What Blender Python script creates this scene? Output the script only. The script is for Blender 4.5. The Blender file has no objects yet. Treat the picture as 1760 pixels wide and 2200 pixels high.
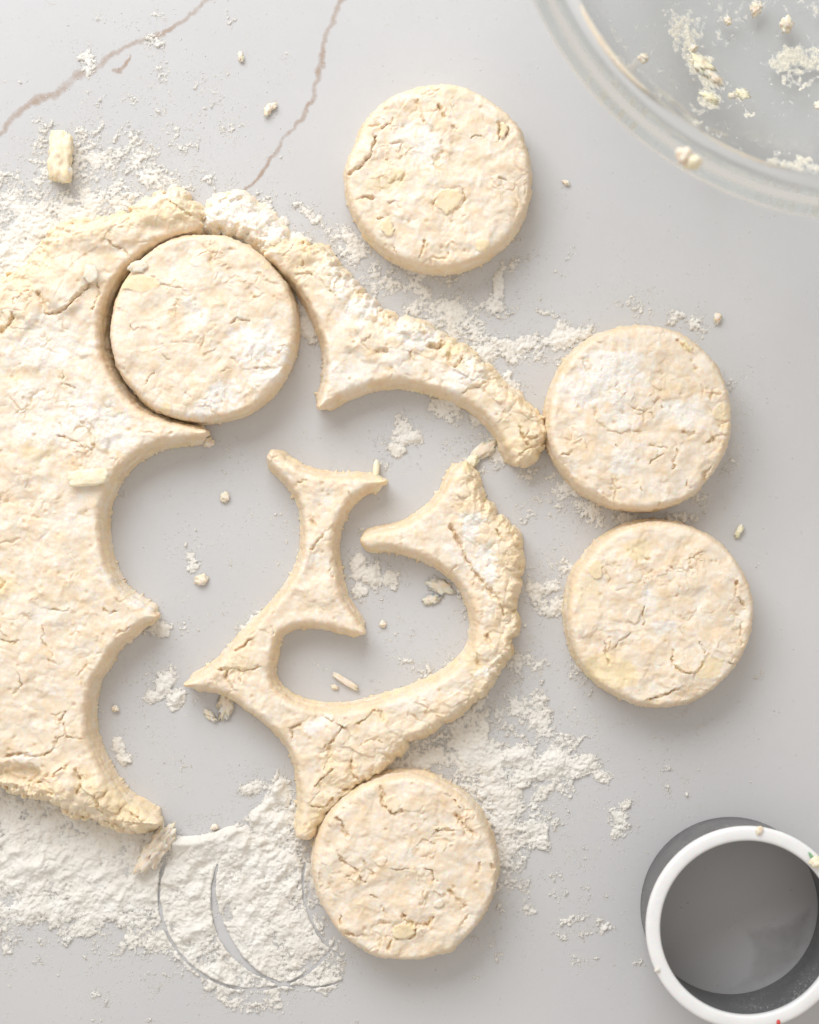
import bpy, math
import numpy as np
from mathutils import Vector

# ------------------------------------------------------------------ camera, world, light
sc = bpy.context.scene
COL = sc.collection
S = 5620.0            # photograph pixels per metre on the countertop
CAM_H = 0.85          # camera height above the countertop
cam_d = bpy.data.cameras.new('camera')
cam = bpy.data.objects.new('camera', cam_d)
COL.objects.link(cam)
cam.location = (0, 0, CAM_H)
cam.rotation_euler = (0, 0, 0)
cam_d.sensor_fit = 'VERTICAL'
cam_d.sensor_height = 36.0
cam_d.sensor_width = 28.8
cam_d.lens = 36.0 * CAM_H / (2200.0 / S)
cam_d.clip_start = 0.05
cam_d.clip_end = 20.0
cam_d.dof.use_dof = True
cam_d.dof.focus_distance = CAM_H - 0.010
cam_d.dof.aperture_fstop = 6.3
sc.camera = cam

world = bpy.data.worlds.new('World')
sc.world = world
world.use_nodes = True
bg = world.node_tree.nodes['Background']
bg.inputs[0].default_value = (1.0, 0.94, 0.87, 1)
bg.inputs[1].default_value = 0.62


def area(name, loc, target, sx, sy, power, col):
    l = bpy.data.lights.new(name, 'AREA')
    l.shape = 'RECTANGLE'
    l.size, l.size_y = sx, sy
    l.energy = power
    l.color = col
    o = bpy.data.objects.new(name, l)
    COL.objects.link(o)
    o.location = loc
    o.rotation_euler = (Vector(target) - Vector(loc)).to_track_quat('-Z', 'Y').to_euler()
    return o


area('window_light', (-0.42, 0.98, 0.88), (0, 0.06, 0), 1.1, 0.85, 17.5, (0.94, 0.97, 1.0))

vs = sc.view_settings
vs.view_transform = 'Standard'
vs.look = 'None'
vs.exposure = 0.12
vs.gamma = 1.0
vs.use_curve_mapping = False
sc.render.engine = 'CYCLES'
sc.cycles.use_denoising = True
sc.cycles.max_bounces = 14
sc.cycles.transmission_bounces = 14
sc.cycles.transparent_max_bounces = 16
sc.cycles.sample_clamp_indirect = 6.0

# ------------------------------------------------------------------ numeric helpers


def pm(px, py, z=0.0):
    """photograph pixel -> millimetres on the plane z (mm)"""
    k = (1.0 - z / (CAM_H * 1000.0)) * 1000.0 / S
    return (px - 880.0) * k, (1100.0 - py) * k


def pmv(pts, z=0.0):
    a = np.asarray(pts, float)
    x, y = pm(a[:, 0], a[:, 1], z)
    return np.stack([x, y], 1)


def zr(pts, ox, oy, k):
    """points read in an enlarged crop -> photograph pixels"""
    return [(ox + x * k, oy + y * k) for x, y in pts]


_tab = {}


def table(seed):
    if seed not in _tab:
        r = np.random.RandomState(seed + 11)
        p = r.permutation(1024)
        g = r.rand(1024) * 2 * np.pi
        g3 = r.randn(1024, 3)
        g3 /= np.linalg.norm(g3, axis=1)[:, None]
        _tab[seed] = (np.concatenate([p, p]), np.cos(g), np.sin(g), g3, r.rand(1024), r.rand(1024), r.rand(1024))
    return _tab[seed]


def perlin(x, y, seed=0):
    p, gc, gs = table(seed)[:3]
    xi = np.floor(x).astype(np.int64)
    yi = np.floor(y).astype(np.int64)
    xf = x - xi
    yf = y - yi
    u = xf * xf * xf * (xf * (xf * 6 - 15) + 10)
    v = yf * yf * yf * (yf * (yf * 6 - 15) + 10)

    def g(i, j, dx, dy):
        h = p[p[(xi + i) & 1023] + ((yi + j) & 1023)]
        return gc[h] * dx + gs[h] * dy
    n0 = g(0, 0, xf, yf)
    n1 = g(1, 0, xf - 1, yf)
    n2 = g(0, 1, xf, yf - 1)
    n3 = g(1, 1, xf - 1, yf - 1)
    a = n0 + u * (n1 - n0)
    b = n2 + u * (n3 - n2)
    return (a + v * (b - a)) * 1.5


def perlin3(x, y, z, seed=0):
    t = table(seed)
    p, g3 = t[0], t[3]
    xi = np.floor(x).astype(np.int64); yi = np.floor(y).astype(np.int64); zi = np.floor(z).astype(np.int64)
    xf = x - xi; yf = y - yi; zf = z - zi
    u = xf * xf * (3 - 2 * xf); v = yf * yf * (3 - 2 * yf); w = zf * zf * (3 - 2 * zf)
    out = 0
    for k in (0, 1):
        for j in (0, 1):
            for i in (0, 1):
                h = p[p[p[(xi + i) & 1023] + ((yi + j) & 1023)] + ((zi + k) & 1023)]
                d = g3[h, 0] * (xf - i) + g3[h, 1] * (yf - j) + g3[h, 2] * (zf - k)
                out = out + d * (u if i else 1 - u) * (v if j else 1 - v) * (w if k else 1 - w)
    return out * 1.5


def worley(x, y, seed=0):
    t = table(seed)
    p, rx, ry, rv = t[0], t[4], t[5], t[6]
    xi = np.floor(x).astype(np.int64)
    yi = np.floor(y).astype(np.int64)
    f1 = np.full(x.shape, 9.0)
    f2 = np.full(x.shape, 9.0)
    idv = np.zeros(x.shape)
    for j in (-1, 0, 1):
        for i in (-1, 0, 1):
            h = p[p[(xi + i) & 1023] + ((yi + j) & 1023)]
            d = np.hypot(xi + i + rx[h] - x, yi + j + ry[h] - y)
            c = d < f1
            f2 = np.where(c, f1, np.minimum(f2, d))
            idv = np.where(c, rv[h], idv)
            f1 = np.where(c, d, f1)
    return f1, f2, idv


def fbm(x, y, seed, octs, gain=0.5):
    a, s, out = 1.0, 1.0, 0
    for k in range(octs):
        out = out + a * perlin(x * s, y * s, seed + k)
        a *= gain
        s *= 2.03
    return out


def sst(a, b, x):
    t = np.clip((x - a) / (b - a), 0, 1)
    return t * t * (3 - 2 * t)


def smooth_closed(pts, tags, sub=4):
    p = np.asarray(pts, float)
    n = len(p)
    out, tg = [], []
    for i in range(n):
        p0, p1, p2, p3 = p[i - 1], p[i], p[(i + 1) % n], p[(i + 2) % n]
        for k in range(sub):
            t = k / sub
            q = 0.5 * (2 * p1 + (p2 - p0) * t + (2 * p0 - 5 * p1 + 4 * p2 - p3) * t * t + (3 * p1 - p0 - 3 * p2 + p3) * t ** 3)
            lin = p1 + (p2 - p1) * t
            out.append(0.8 * q + 0.2 * lin)
            tg.append(tags[i] * (1 - t) + tags[(i + 1) % n] * t)
    return np.array(out), np.array(tg)


def poly_sdf(px, py, poly, tags):
    """signed distance (inside > 0) and the tag of the nearest outline point"""
    n = len(poly)
    best = np.full(px.shape, 1e9)
    tag = np.zeros(px.shape)
    ins = np.zeros(px.shape, bool)
    for i in range(n):
        a = poly[i]
        b = poly[(i + 1) % n]
        e = b - a
        wx = px - a[0]
        wy = py - a[1]
        t = np.clip((wx * e[0] + wy * e[1]) / max(e @ e, 1e-9), 0, 1)
        d = (wx - e[0] * t) ** 2 + (wy - e[1] * t) ** 2
        c = d < best
        best = np.where(c, d, best)
        tag = np.where(c, tags[i] * (1 - t) + tags[(i + 1) % n] * t, tag)
        cond = (a[1] > py) != (b[1] > py)
        if cond.any():
            ins ^= cond & (px < (b[0] - a[0]) * (py - a[1]) / (b[1] - a[1] + 1e-12) + a[0])
    d = np.sqrt(best)
    return np.where(ins, d, -d), tag


def line_dist(px, py, pts):
    best = np.full(px.shape, 1e9)
    side = np.zeros(px.shape)
    for i in range(len(pts) - 1):
        a, b = pts[i], pts[i + 1]
        e = b - a
        L = np.linalg.norm(e) + 1e-9
        wx = px - a[0]
        wy = py - a[1]
        t = np.clip((wx * e[0] + wy * e[1]) / (L * L), 0, 1)
        d = np.hypot(wx - e[0] * t, wy - e[1] * t)
        c = d < best
        best = np.where(c, d, best)
        side = np.where(c, (e[0] * wy - e[1] * wx) / L, side)
    return best, side


def blob(px, py, c, rx, ry, rot=0.0):
    """elliptic distance, 1 at the rim"""
    ca, sa = math.cos(math.radians(rot)), math.sin(math.radians(rot))
    dx = px - c[0]
    dy = py - c[1]
    u = (dx * ca + dy * sa) / rx
    v = (-dx * sa + dy * ca) / ry
    return np.hypot(u, v)


# ------------------------------------------------------------------ object helpers


def put(name, me, mat, parent=None, label=None, cat=None, group=None, kind=None):
    o = bpy.data.objects.new(name, me)
    COL.objects.link(o)
    if mat is not None and not me.materials:
        me.materials.append(mat)
    if parent is not None:
        o.parent = parent
    tag(o, label, cat, group, kind)
    return o


def tag(o, label=None, cat=None, group=None, kind=None):
    for k, v in (('label', label), ('category', cat), ('group', group), ('kind', kind)):
        if v:
            o[k] = v


def empty(name, loc, label, cat, group=None):
    o = bpy.data.objects.new(name, None)
    COL.objects.link(o)
    o.location = loc
    o.empty_display_size = 0.01
    tag(o, label, cat, group)
    return o


def mesh_np(name, verts, faces, attrs=None, smooth=True):
    """verts in metres; faces int array (n,3) or (n,4)"""
    me = bpy.data.meshes.new(name)
    nv, nf, k = len(verts), len(faces), faces.shape[1]
    me.vertices.add(nv)
    me.vertices.foreach_set('co', np.ascontiguousarray(verts, np.float32).ravel())
    me.loops.add(nf * k)
    me.loops.foreach_set('vertex_index', np.ascontiguousarray(faces, np.int32).ravel())
    me.polygons.add(nf)
    me.polygons.foreach_set('loop_start', np.arange(0, nf * k, k, dtype=np.int32))
    try:
        me.polygons.foreach_set('loop_total', np.full(nf, k, np.int32))
    except Exception:
        pass
    me.polygons.foreach_set('use_smooth', np.full(nf, smooth, bool))
    for an, av in (attrs or {}).items():
        a = me.attributes.new(an, 'FLOAT', 'POINT')
        a.data.foreach_set('value', np.ascontiguousarray(av, np.float32))
    me.update(calc_edges=True)
    return me


def field_mesh(name, gx, gy, d, z, res, attrs=None, rings=0, flare=0.0, wall_amp=0.0, seed=0, origin=(0, 0), fold=None, snap=True):
    """height field (mm) kept where d > 0, with layered side walls down to the counter"""
    m = d > 0
    q = m[:-1, :-1] & m[1:, :-1] & m[:-1, 1:] & m[1:, 1:]
    ny, nx = d.shape
    used = np.zeros_like(m)
    used[:-1, :-1] |= q; used[1:, :-1] |= q; used[:-1, 1:] |= q; used[1:, 1:] |= q
    full = np.zeros_like(m)
    qp = np.zeros((ny + 1, nx + 1), bool)
    qp[1:-1, 1:-1] = q
    full = qp[:-1, :-1] & qp[1:, :-1] & qp[:-1, 1:] & qp[1:, 1:]
    bnd = used & ~full
    gyd, gxd = np.gradient(d, res)
    gl = np.hypot(gxd, gyd) + 1e-6
    nxv, nyv = gxd / gl, gyd / gl
    X = gx.copy(); Y = gy.copy(); Z = z.copy()
    if snap:
        mv = np.clip(d / np.maximum(gl, 0.35), 0, 1.3 * res)
        X = np.where(bnd, X - nxv * mv, X)
        Y = np.where(bnd, Y - nyv * mv, Y)
    idx = np.full(m.shape, -1, np.int64)
    nv = int(used.sum())
    idx[used] = np.arange(nv)
    jj, ii = np.nonzero(q)
    F = np.stack([idx[jj, ii], idx[jj, ii + 1], idx[jj + 1, ii + 1], idx[jj + 1, ii]], 1)
    V = np.stack([X[used], Y[used], Z[used]], 1)
    A = {k: v[used] for k, v in (attrs or {}).items()}
    if rings:
        NX, NY = nxv[used], nyv[used]
        # smooth wall normals from the gradient of a blurred distance
        e = np.concatenate([F[:, [0, 1]], F[:, [1, 2]], F[:, [2, 3]], F[:, [3, 0]]])
        key = e[:, 0] * nv + e[:, 1]
        rev = e[:, 1] * nv + e[:, 0]
        be = e[~np.isin(key, rev)]
        bv = np.unique(be)
        remap = np.full(nv, -1, np.int64)
        remap[bv] = np.arange(len(bv))
        base = nv
        nb = len(bv)
        prev = bv
        VV, FF = [V], [F]
        AA = {k: [v] for k, v in A.items()}
        bx, by, bz = V[bv, 0].copy(), V[bv, 1].copy(), V[bv, 2].copy()
        cur = None
        nxt = np.zeros(nb, np.int64)
        prv = np.zeros(nb, np.int64)
        nxt[remap[be[:, 0]]] = remap[be[:, 1]]
        prv[remap[be[:, 1]]] = remap[be[:, 0]]
        wnx, wny = NX[bv].copy(), NY[bv].copy()
        cvx, cvy = wnx.copy(), wny.copy()
        for _ in range(160):
            cvx = 0.5 * cvx + 0.25 * (cvx[nxt] + cvx[prv])
            cvy = 0.5 * cvy + 0.25 * (cvy[nxt] + cvy[prv])
        blunt = np.clip((np.hypot(cvx, cvy) - 0.70) / 0.25, 0.05, 1)
        for _ in range(12):
            wnx = 0.5 * wnx + 0.25 * (wnx[nxt] + wnx[prv])
            wny = 0.5 * wny + 0.25 * (wny[nxt] + wny[prv])
        wl = np.hypot(wnx, wny) + 1e-6
        wnx, wny = wnx / wl, wny / wl
        if rings > 2:
            for _ in range(3):
                bx = 0.5 * bx + 0.25 * (bx[nxt] + bx[prv])
                by = 0.5 * by + 0.25 * (by[nxt] + by[prv])
                bz = 0.5 * bz + 0.25 * (bz[nxt] + bz[prv])
            V[bv] = np.stack([bx, by, bz], 1)
            for _ in range(6):
                bz = 0.5 * bz + 0.25 * (bz[nxt] + bz[prv])
        for k in range(1, rings + 1):
            t = k / rings
            if rings > 2:
                for _ in range(2):
                    bx = 0.5 * bx + 0.25 * (bx[nxt] + bx[prv])
                    by = 0.5 * by + 0.25 * (by[nxt] + by[prv])
            zz = bz * (1 - t)
            fl = (flare * (t ** 1.6) + 0.35 * math.sin(math.pi * t)) * blunt
            env = math.sin(math.pi * min(1, t * 0.9 + 0.08))
            off = fl + wall_amp * (perlin3(bx / 10.0, by / 10.0, zz / 1.5, seed + 31) + 0.5 * perlin3(bx / 3.5, by / 3.5, zz / 1.2, seed + 32) + 0.35 * perlin3(bx / 1.4, by / 1.4, zz / 1.0, seed + 33)) * env
            if rings > 2 and t > 0.55:
                fr_ = np.clip(perlin(bx / 1.6, by / 1.6, seed + 34) + 0.5 * perlin(bx / 0.8, by / 0.8, seed + 35) - 0.05, 0, 1) * np.clip(0.5 + 1.2 * perlin(bx / 9, by / 9, seed + 36), 0, 1.4)
                off = off + 1.5 * fr_ * ((t - 0.55) / 0.45) ** 2
            wx = bx - wnx * off
            wy = by - wny * off
            VV.append(np.stack([wx, wy, zz], 1))
            for kk in AA:
                wv = A[kk][bv] * (max(0.0, 1 - 2 * t) if kk == 'coat' else 1 - 0.8 * t)
                if kk == 'butter':
                    wv = np.maximum(wv, 0.8 * sst(0.15, 0.4, perlin3(bx / 6, by / 6, zz / 2.5, seed + 37)))
                elif kk == 'coat':
                    wv = np.maximum(wv, 0.6 * sst(-0.1, 0.5, perlin3(bx / 7, by / 7, zz / 3.0, seed + 38)))
                AA[kk].append(wv)
            ids = base + np.arange(nb)
            a0 = prev[remap[be[:, 0]]] if k > 1 else be[:, 0]
            b0 = prev[remap[be[:, 1]]] if k > 1 else be[:, 1]
            FF.append(np.stack([b0, a0, ids[remap[be[:, 0]]], ids[remap[be[:, 1]]]], 1))
            prev = ids
            base += nb
        V = np.concatenate(VV)
        F = np.concatenate(FF)
        A = {k: np.concatenate(v) for k, v in AA.items()}
    V = V.copy()
    V[:, 0] -= origin[0]
    V[:, 1] -= origin[1]
    return mesh_np(name, V * 0.001, F, A)


# ------------------------------------------------------------------ materials


class NT:
    def __init__(self, name):
        self.m = bpy.data.materials.new(name)
        self.m.use_nodes = True
        self.t = self.m.node_tree
        self.b = self.t.nodes['Principled BSDF']
        self.out = self.t.nodes['Material Output']

    def n(self, typ, **kw):
        o = self.t.nodes.new(typ)
        for k, v in kw.items():
            setattr(o, k, v)
        return o

    def l(self, a, b):
        self.t.links.new(a, b)

    def noise(self, scale, detail=4, rough=0.55, coords='Object', dist=0.0):
        tc = self.n('ShaderNodeTexCoord')
        nz = self.n('ShaderNodeTexNoise')
        nz.inputs['Scale'].default_value = scale
        nz.inputs['Detail'].default_value = detail
        nz.inputs['Roughness'].default_value = rough
        nz.inputs['Distortion'].default_value = dist
        self.l(tc.outputs[coords], nz.inputs['Vector'])
        return nz.outputs['Fac']

    def ramp(self, fac, p0, p1, c0=(0, 0, 0, 1), c1=(1, 1, 1, 1)):
        r = self.n('ShaderNodeValToRGB')
        r.color_ramp.elements[0].position = p0
        r.color_ramp.elements[1].position = p1
        r.color_ramp.elements[0].color = c0
        r.color_ramp.elements[1].color = c1
        self.l(fac, r.inputs[0])
        return r.outputs[0]

    def mix(self, fac, a, b):
        x = self.n('ShaderNodeMix', data_type='RGBA')
        for sock, val in ((x.inputs[0], fac), (x.inputs[6], a), (x.inputs[7], b)):
            if isinstance(val, (tuple, float, int)):
                sock.default_value = val if not isinstance(val, tuple) else (val + (1,) if len(val) == 3 else val)
            else:
                self.l(val, sock)
        return x.outputs[2]

    def math(self, op, a, b=None):
        x = self.n('ShaderNodeMath', operation=op)
        for s, v in ((x.inputs[0], a), (x.inputs[1], b)):
            if v is None:
                continue
            if isinstance(v, (int, float)):
                s.default_value = v
            else:
                self.l(v, s)
        return x.outputs[0]

    def attr(self, name):
        a = self.n('ShaderNodeAttribute', attribute_name=name)
        return a.outputs['Fac']

    def bump(self, h, strength, dist):
        b = self.n('ShaderNodeBump')
        b.inputs['Strength'].default_value = strength
        b.inputs['Distance'].default_value = dist
        self.l(h, b.inputs['Height'])
        self.l(b.outputs[0], self.b.inputs['Normal'])


FLOUR_C = (0.88, 0.855, 0.81)


def dough_material(name='dough'):
    t = NT(name)
    # bare dough: golden, a little blotchy
    c = t.mix(t.ramp(t.noise(140, 5, 0.6), 0.35, 0.68), (0.80, 0.625, 0.42), (0.835, 0.70, 0.54))
    c = t.mix(t.math('MULTIPLY', t.attr('butter'), 0.8), c, (0.85, 0.72, 0.45))
    # the thin skin of flour that the rolling left on the outside
    skin = t.math('MULTIPLY', t.attr('coat'), t.math('ADD', 0.40, t.math('MULTIPLY', t.ramp(t.noise(480, 5, 0.7), 0.36, 0.58), 0.60)))
    c = t.mix(skin, c, (0.855, 0.79, 0.70))
    grit = t.ramp(t.noise(1500, 4, 0.7), 0.36, 0.62)
    cover = t.math('MULTIPLY', t.attr('flour'), t.math('ADD', t.math('MULTIPLY', grit, 0.7), 0.3))
    c = t.mix(cover, c, (0.88, 0.87, 0.855))
    t.l(c, t.b.inputs['Base Color'])
    t.b.inputs['Roughness'].default_value = 0.6
    t.b.inputs['Specular IOR Level'].default_value = 0.28
    t.b.inputs['Subsurface Weight'].default_value = 0.6
    t.b.inputs['Subsurface Radius'].default_value = (1.0, 0.6, 0.3)
    t.b.inputs['Subsurface Scale'].default_value = 0.0016
    h = t.math('ADD', t.noise(600, 5, 0.6), t.math('MULTIPLY', t.noise(2400, 3, 0.6), 0.3))
    t.bump(h, 0.34, 0.0005)
    return t.m


M_DOUGH = dough_material()


def flour_material(name='flour', powder=False, soft=0.5):
    t = NT(name)
    c = t.mix(t.ramp(t.noise(90, 5, 0.6), 0.35, 0.7), (0.80, 0.76, 0.695), (0.85, 0.83, 0.79))
    t.l(c, t.b.inputs['Base Color'])
    t.b.inputs['Roughness'].default_value = 0.95
    t.b.inputs['Specular IOR Level'].default_value = 0.05
    h = t.math('ADD', t.noise(1300, 4, 0.7), t.math('MULTIPLY', t.noise(3800, 2, 0.6), 0.5))
    t.bump(h, 0.7, 0.0004)
    t.b.inputs['Subsurface Weight'].default_value = 0.0 if powder else soft
    t.b.inputs['Subsurface Radius'].default_value = (1.0, 0.9, 0.75)
    t.b.inputs['Subsurface Scale'].default_value = 0.0014
    if powder:
        # thin powder covers the stone only in part: single grains are far below a pixel
        g = t.noise(2900, 5, 0.8)
        a = t.math('ADD', t.attr('cover'), t.math('MULTIPLY', t.math('SUBTRACT', g, 0.5), 2.9))
        a = t.math('ADD', a, t.math('MULTIPLY', t.math('SUBTRACT', t.noise(800, 4, 0.7), 0.5), 1.6))
        t.l(t.ramp(a, 0.34, 0.48), t.b.inputs['Alpha'])
    return t.m


M_FLOUR = flour_material()
M_POWDER = flour_material('powdered_flour', True)
M_GRAIN = flour_material('flour_grain', False, 0.0)


def butter_material(name='butter', c0=(0.88, 0.785, 0.57), c1=(0.89, 0.82, 0.67)):
    t = NT(name)
    c = t.mix(t.ramp(t.noise(260, 5, 0.6), 0.4, 0.65), c0, c1)
    c = t.mix(t.ramp(t.noise(1200, 4, 0.7), 0.56, 0.68), c, FLOUR_C)
    t.l(c, t.b.inputs['Base Color'])
    t.b.inputs['Roughness'].default_value = 0.5
    t.b.inputs['Subsurface Weight'].default_value = 0.6
    t.b.inputs['Subsurface Radius'].default_value = (1.0, 0.7, 0.3)
    t.b.inputs['Subsurface Scale'].default_value = 0.002
    t.bump(t.noise(900, 4, 0.6), 0.3, 0.0005)
    return t.m


M_BUTTER = butter_material()
M_STICK = butter_material('bare_butter', (0.86, 0.72, 0.50), (0.88, 0.79, 0.63))


def counter_material():
    t = NT('quartz_counter')
    c = t.mix(t.ramp(t.noise(9, 6, 0.6), 0.3, 0.7), (0.548, 0.546, 0.556), (0.592, 0.588, 0.594))
    speck = t.ramp(t.noise(1100, 2, 0.5), 0.60, 0.72)
    c = t.mix(t.math('MULTIPLY', speck, 0.10), c, (0.72, 0.71, 0.70))
    speck2 = t.ramp(t.noise(760, 2, 0.5), 0.64, 0.74)
    c = t.mix(t.math('MULTIPLY', speck2, 0.10), c, (0.40, 0.38, 0.37))
    t.l(c, t.b.inputs['Base Color'])
    rg = t.ramp(t.noise(60, 4, 0.6), 0.3, 0.7, (0.30, 0.30, 0.30, 1), (0.38, 0.38, 0.38, 1))
    t.l(rg, t.b.inputs['Roughness'])
    t.b.inputs['Specular IOR Level'].default_value = 0.5
    return t.m


M_COUNTER = counter_material()


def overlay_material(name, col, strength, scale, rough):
    """a thin inlay or painted shade whose attribute 'edge' fades it out at the rim"""
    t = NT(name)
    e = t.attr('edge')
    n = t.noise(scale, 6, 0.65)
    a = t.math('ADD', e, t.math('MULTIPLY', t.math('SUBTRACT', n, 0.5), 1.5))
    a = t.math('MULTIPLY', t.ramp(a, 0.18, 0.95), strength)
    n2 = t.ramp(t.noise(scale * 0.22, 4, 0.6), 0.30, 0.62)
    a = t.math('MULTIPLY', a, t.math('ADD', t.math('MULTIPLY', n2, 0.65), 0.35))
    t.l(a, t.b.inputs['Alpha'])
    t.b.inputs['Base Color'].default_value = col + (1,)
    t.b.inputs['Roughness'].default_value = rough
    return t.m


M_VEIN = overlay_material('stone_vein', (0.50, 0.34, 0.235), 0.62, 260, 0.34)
M_SHADE = overlay_material('painted_shade', (0.36, 0.335, 0.31), 0.28, 160, 0.2)  # darker overlay that paints shade on the counter within the cutter


def plain(name, col, rough, spec=0.5, bump=None):
    t = NT(name)
    t.b.inputs['Base Color'].default_value = col + (1,)
    t.b.inputs['Roughness'].default_value = rough
    t.b.inputs['Specular IOR Level'].default_value = spec
    if bump:
        t.bump(t.noise(bump[0], 4, 0.6), bump[1], bump[2])
    return t


def cutter_wall_material():
    t = NT('dark_grey_cutter_wall')
    dust = t.ramp(t.noise(1000, 5, 0.8), 0.56, 0.64)
    patch = t.ramp(t.noise(70, 3, 0.5), 0.44, 0.62)
    f = t.math('MULTIPLY', t.math('MULTIPLY', dust, patch), 0.75)
    film = t.math('MULTIPLY', t.ramp(t.noise(120, 5, 0.7, dist=0.6), 0.35, 0.75), 0.10)
    c = t.mix(film, (0.105, 0.104, 0.108), (0.45, 0.44, 0.43))
    c = t.mix(f, c, (0.75, 0.73, 0.70))
    t.l(c, t.b.inputs['Base Color'])
    t.b.inputs['Roughness'].default_value = 0.36
    return t.m


def rim_material():
    t = NT('white_plastic')
    c = t.mix(t.ramp(t.noise(160, 5, 0.6), 0.4, 0.7), (0.80, 0.80, 0.805), (0.84, 0.84, 0.84))
    c = t.mix(t.math('MULTIPLY', t.ramp(t.noise(75, 3, 0.6), 0.68, 0.78), 0.35), c, (0.83, 0.66, 0.68))
    t.l(c, t.b.inputs['Base Color'])
    t.b.inputs['Roughness'].default_value = 0.32
    t.b.inputs['Subsurface Weight'].default_value = 0.15
    t.b.inputs['Subsurface Scale'].default_value = 0.002
    return t.m


def glass_material():
    t = NT('clear_glass')
    t.b.inputs['Base Color'].default_value = (0.99, 1.0, 0.995, 1)
    t.b.inputs['Roughness'].default_value = 0.015
    t.b.inputs['Transmission Weight'].default_value = 1.0
    t.b.inputs['IOR'].default_value = 1.48
    return t.m


M_GLASS = glass_material()

# ------------------------------------------------------------------ the countertop and its veins
CX, CY, CT = 0.62, 0.62, 0.03
v = np.array([(-CX, -CY, 0), (CX, -CY, 0), (CX, CY, 0), (-CX, CY, 0), (-CX, -CY, -CT), (CX, -CY, -CT), (CX, CY, -CT), (-CX, CY, -CT)])
f = np.array([(0, 1, 2, 3), (7, 6, 5, 4), (0, 4, 5, 1), (1, 5, 6, 2), (2, 6, 7, 3), (3, 7, 4, 0)])
countertop = put('countertop', mesh_np('countertop', v, f, smooth=False), M_COUNTER, kind='structure')


def ribbon(name, pts_px, widths, mat, parent, seed, zz=0.00008):
    p = pmv(pts_px)
    out = [p[0]]
    w = [widths[0]]
    for i in range(len(p) - 1):
        n = max(2, int(np.linalg.norm(p[i + 1] - p[i]) / 0.8))
        for k in range(1, n + 1):
            t = k / n
            out.append(p[i] * (1 - t) + p[i + 1] * t)
            w.append(widths[i] * (1 - t) + widths[i + 1] * t)
    c = np.array(out)
    w = np.array(w)
    c[:, 0] += 0.9 * perlin(c[:, 0] / 4 + 3, c[:, 1] / 4, seed) + 0.4 * perlin(c[:, 0] / 1.5, c[:, 1] / 1.5, seed + 1)
    c[:, 1] += 0.9 * perlin(c[:, 0] / 4 + 13, c[:, 1] / 4 + 7, seed + 2) + 0.4 * perlin(c[:, 0] / 1.5, c[:, 1] / 1.5, seed + 3)
    tg = np.gradient(c, axis=0)
    tg /= np.linalg.norm(tg, axis=1)[:, None] + 1e-9
    nr = np.stack([-tg[:, 1], tg[:, 0]], 1)
    w = w * 1.6 * (0.75 + 0.7 * np.abs(perlin(c[:, 0] / 5, c[:, 1] / 5 + 31, seed + 4)))
    K = 5
    V, E = [], []
    for j in range(K):
        s = (j / (K - 1)) * 2 - 1
        V.append(np.c_[c + nr * (w * s)[:, None], np.full(len(c), zz * 1000)])
        E.append(np.full(len(c), 0.85 * (1 - abs(s) ** 1.5)))
    n = len(c)
    F = []
    for j in range(K - 1):
        a = j * n + np.arange(n - 1)
        F.append(np.stack([a, a + 1, a + 1 + n, a + n], 1)[:, ::-1])
    me = mesh_np(name, np.concatenate(V) * 0.001, np.concatenate(F), {'edge': np.concatenate(E)})
    return put(name, me, mat, parent)


v1 = zr([(-60, 650), (0, 560), (60, 490), (130, 430), (180, 412), (225, 405), (250, 375), (330, 320), (400, 285), (450, 245), (520, 205), (600, 165), (690, 145), (730, 110), (770, 100), (800, 60), (870, 0), (930, -50)], 0, 0, 0.5101)
ribbon('vein', v1, [1.1, 1.1, 1.2, 1.4, 1.5, 1.5, 1.3, 1.9, 1.6, 1.0, 1.0, 1.0, 1.0, 0.9, 0.9, 0.9, 0.9, 0.9], M_VEIN, countertop, 3)
v2 = zr([(1460, -50), (1435, 0), (1410, 70), (1375, 140), (1360, 220), (1345, 300), (1330, 350), (1320, 400), (1290, 460), (1275, 505), (1220, 550), (1190, 600), (1140, 670), (1105, 730), (1060, 780), (1010, 830), (980, 880)], 0, 0, 0.5101)
ribbon('vein', v2, [1.1, 1.1, 1.0, 0.9, 1.1, 1.5, 1.0, 1.0, 0.9, 1.0, 0.8, 0.8, 0.8, 0.8, 0.6, 0.6, 0.5], M_VEIN, countertop, 13)
v3 = zr([(470, 300), (510, 295), (530, 275), (545, 230)], 0, 0, 0.5101)
ribbon('vein', v3, [0.5, 1.0, 0.7, 0.3], M_VEIN, countertop, 23)

# border of light and shade inside the cutter ring, painted as a dark patch
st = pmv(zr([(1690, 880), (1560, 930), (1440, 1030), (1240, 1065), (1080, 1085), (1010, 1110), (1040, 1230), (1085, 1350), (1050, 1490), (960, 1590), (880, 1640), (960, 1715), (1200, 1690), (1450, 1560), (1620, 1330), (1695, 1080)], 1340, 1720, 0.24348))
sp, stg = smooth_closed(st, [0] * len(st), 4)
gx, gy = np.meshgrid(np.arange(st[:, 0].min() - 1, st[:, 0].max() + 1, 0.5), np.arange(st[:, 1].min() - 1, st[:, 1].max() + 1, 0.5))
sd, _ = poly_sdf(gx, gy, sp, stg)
put('painted_shade', field_mesh('painted_shade', gx, gy, sd + 0.2, np.full(gx.shape, 0.06), 0.5, {'edge': sst(0, 6.0, sd)}), M_SHADE, countertop)

# ------------------------------------------------------------------ dough


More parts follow.
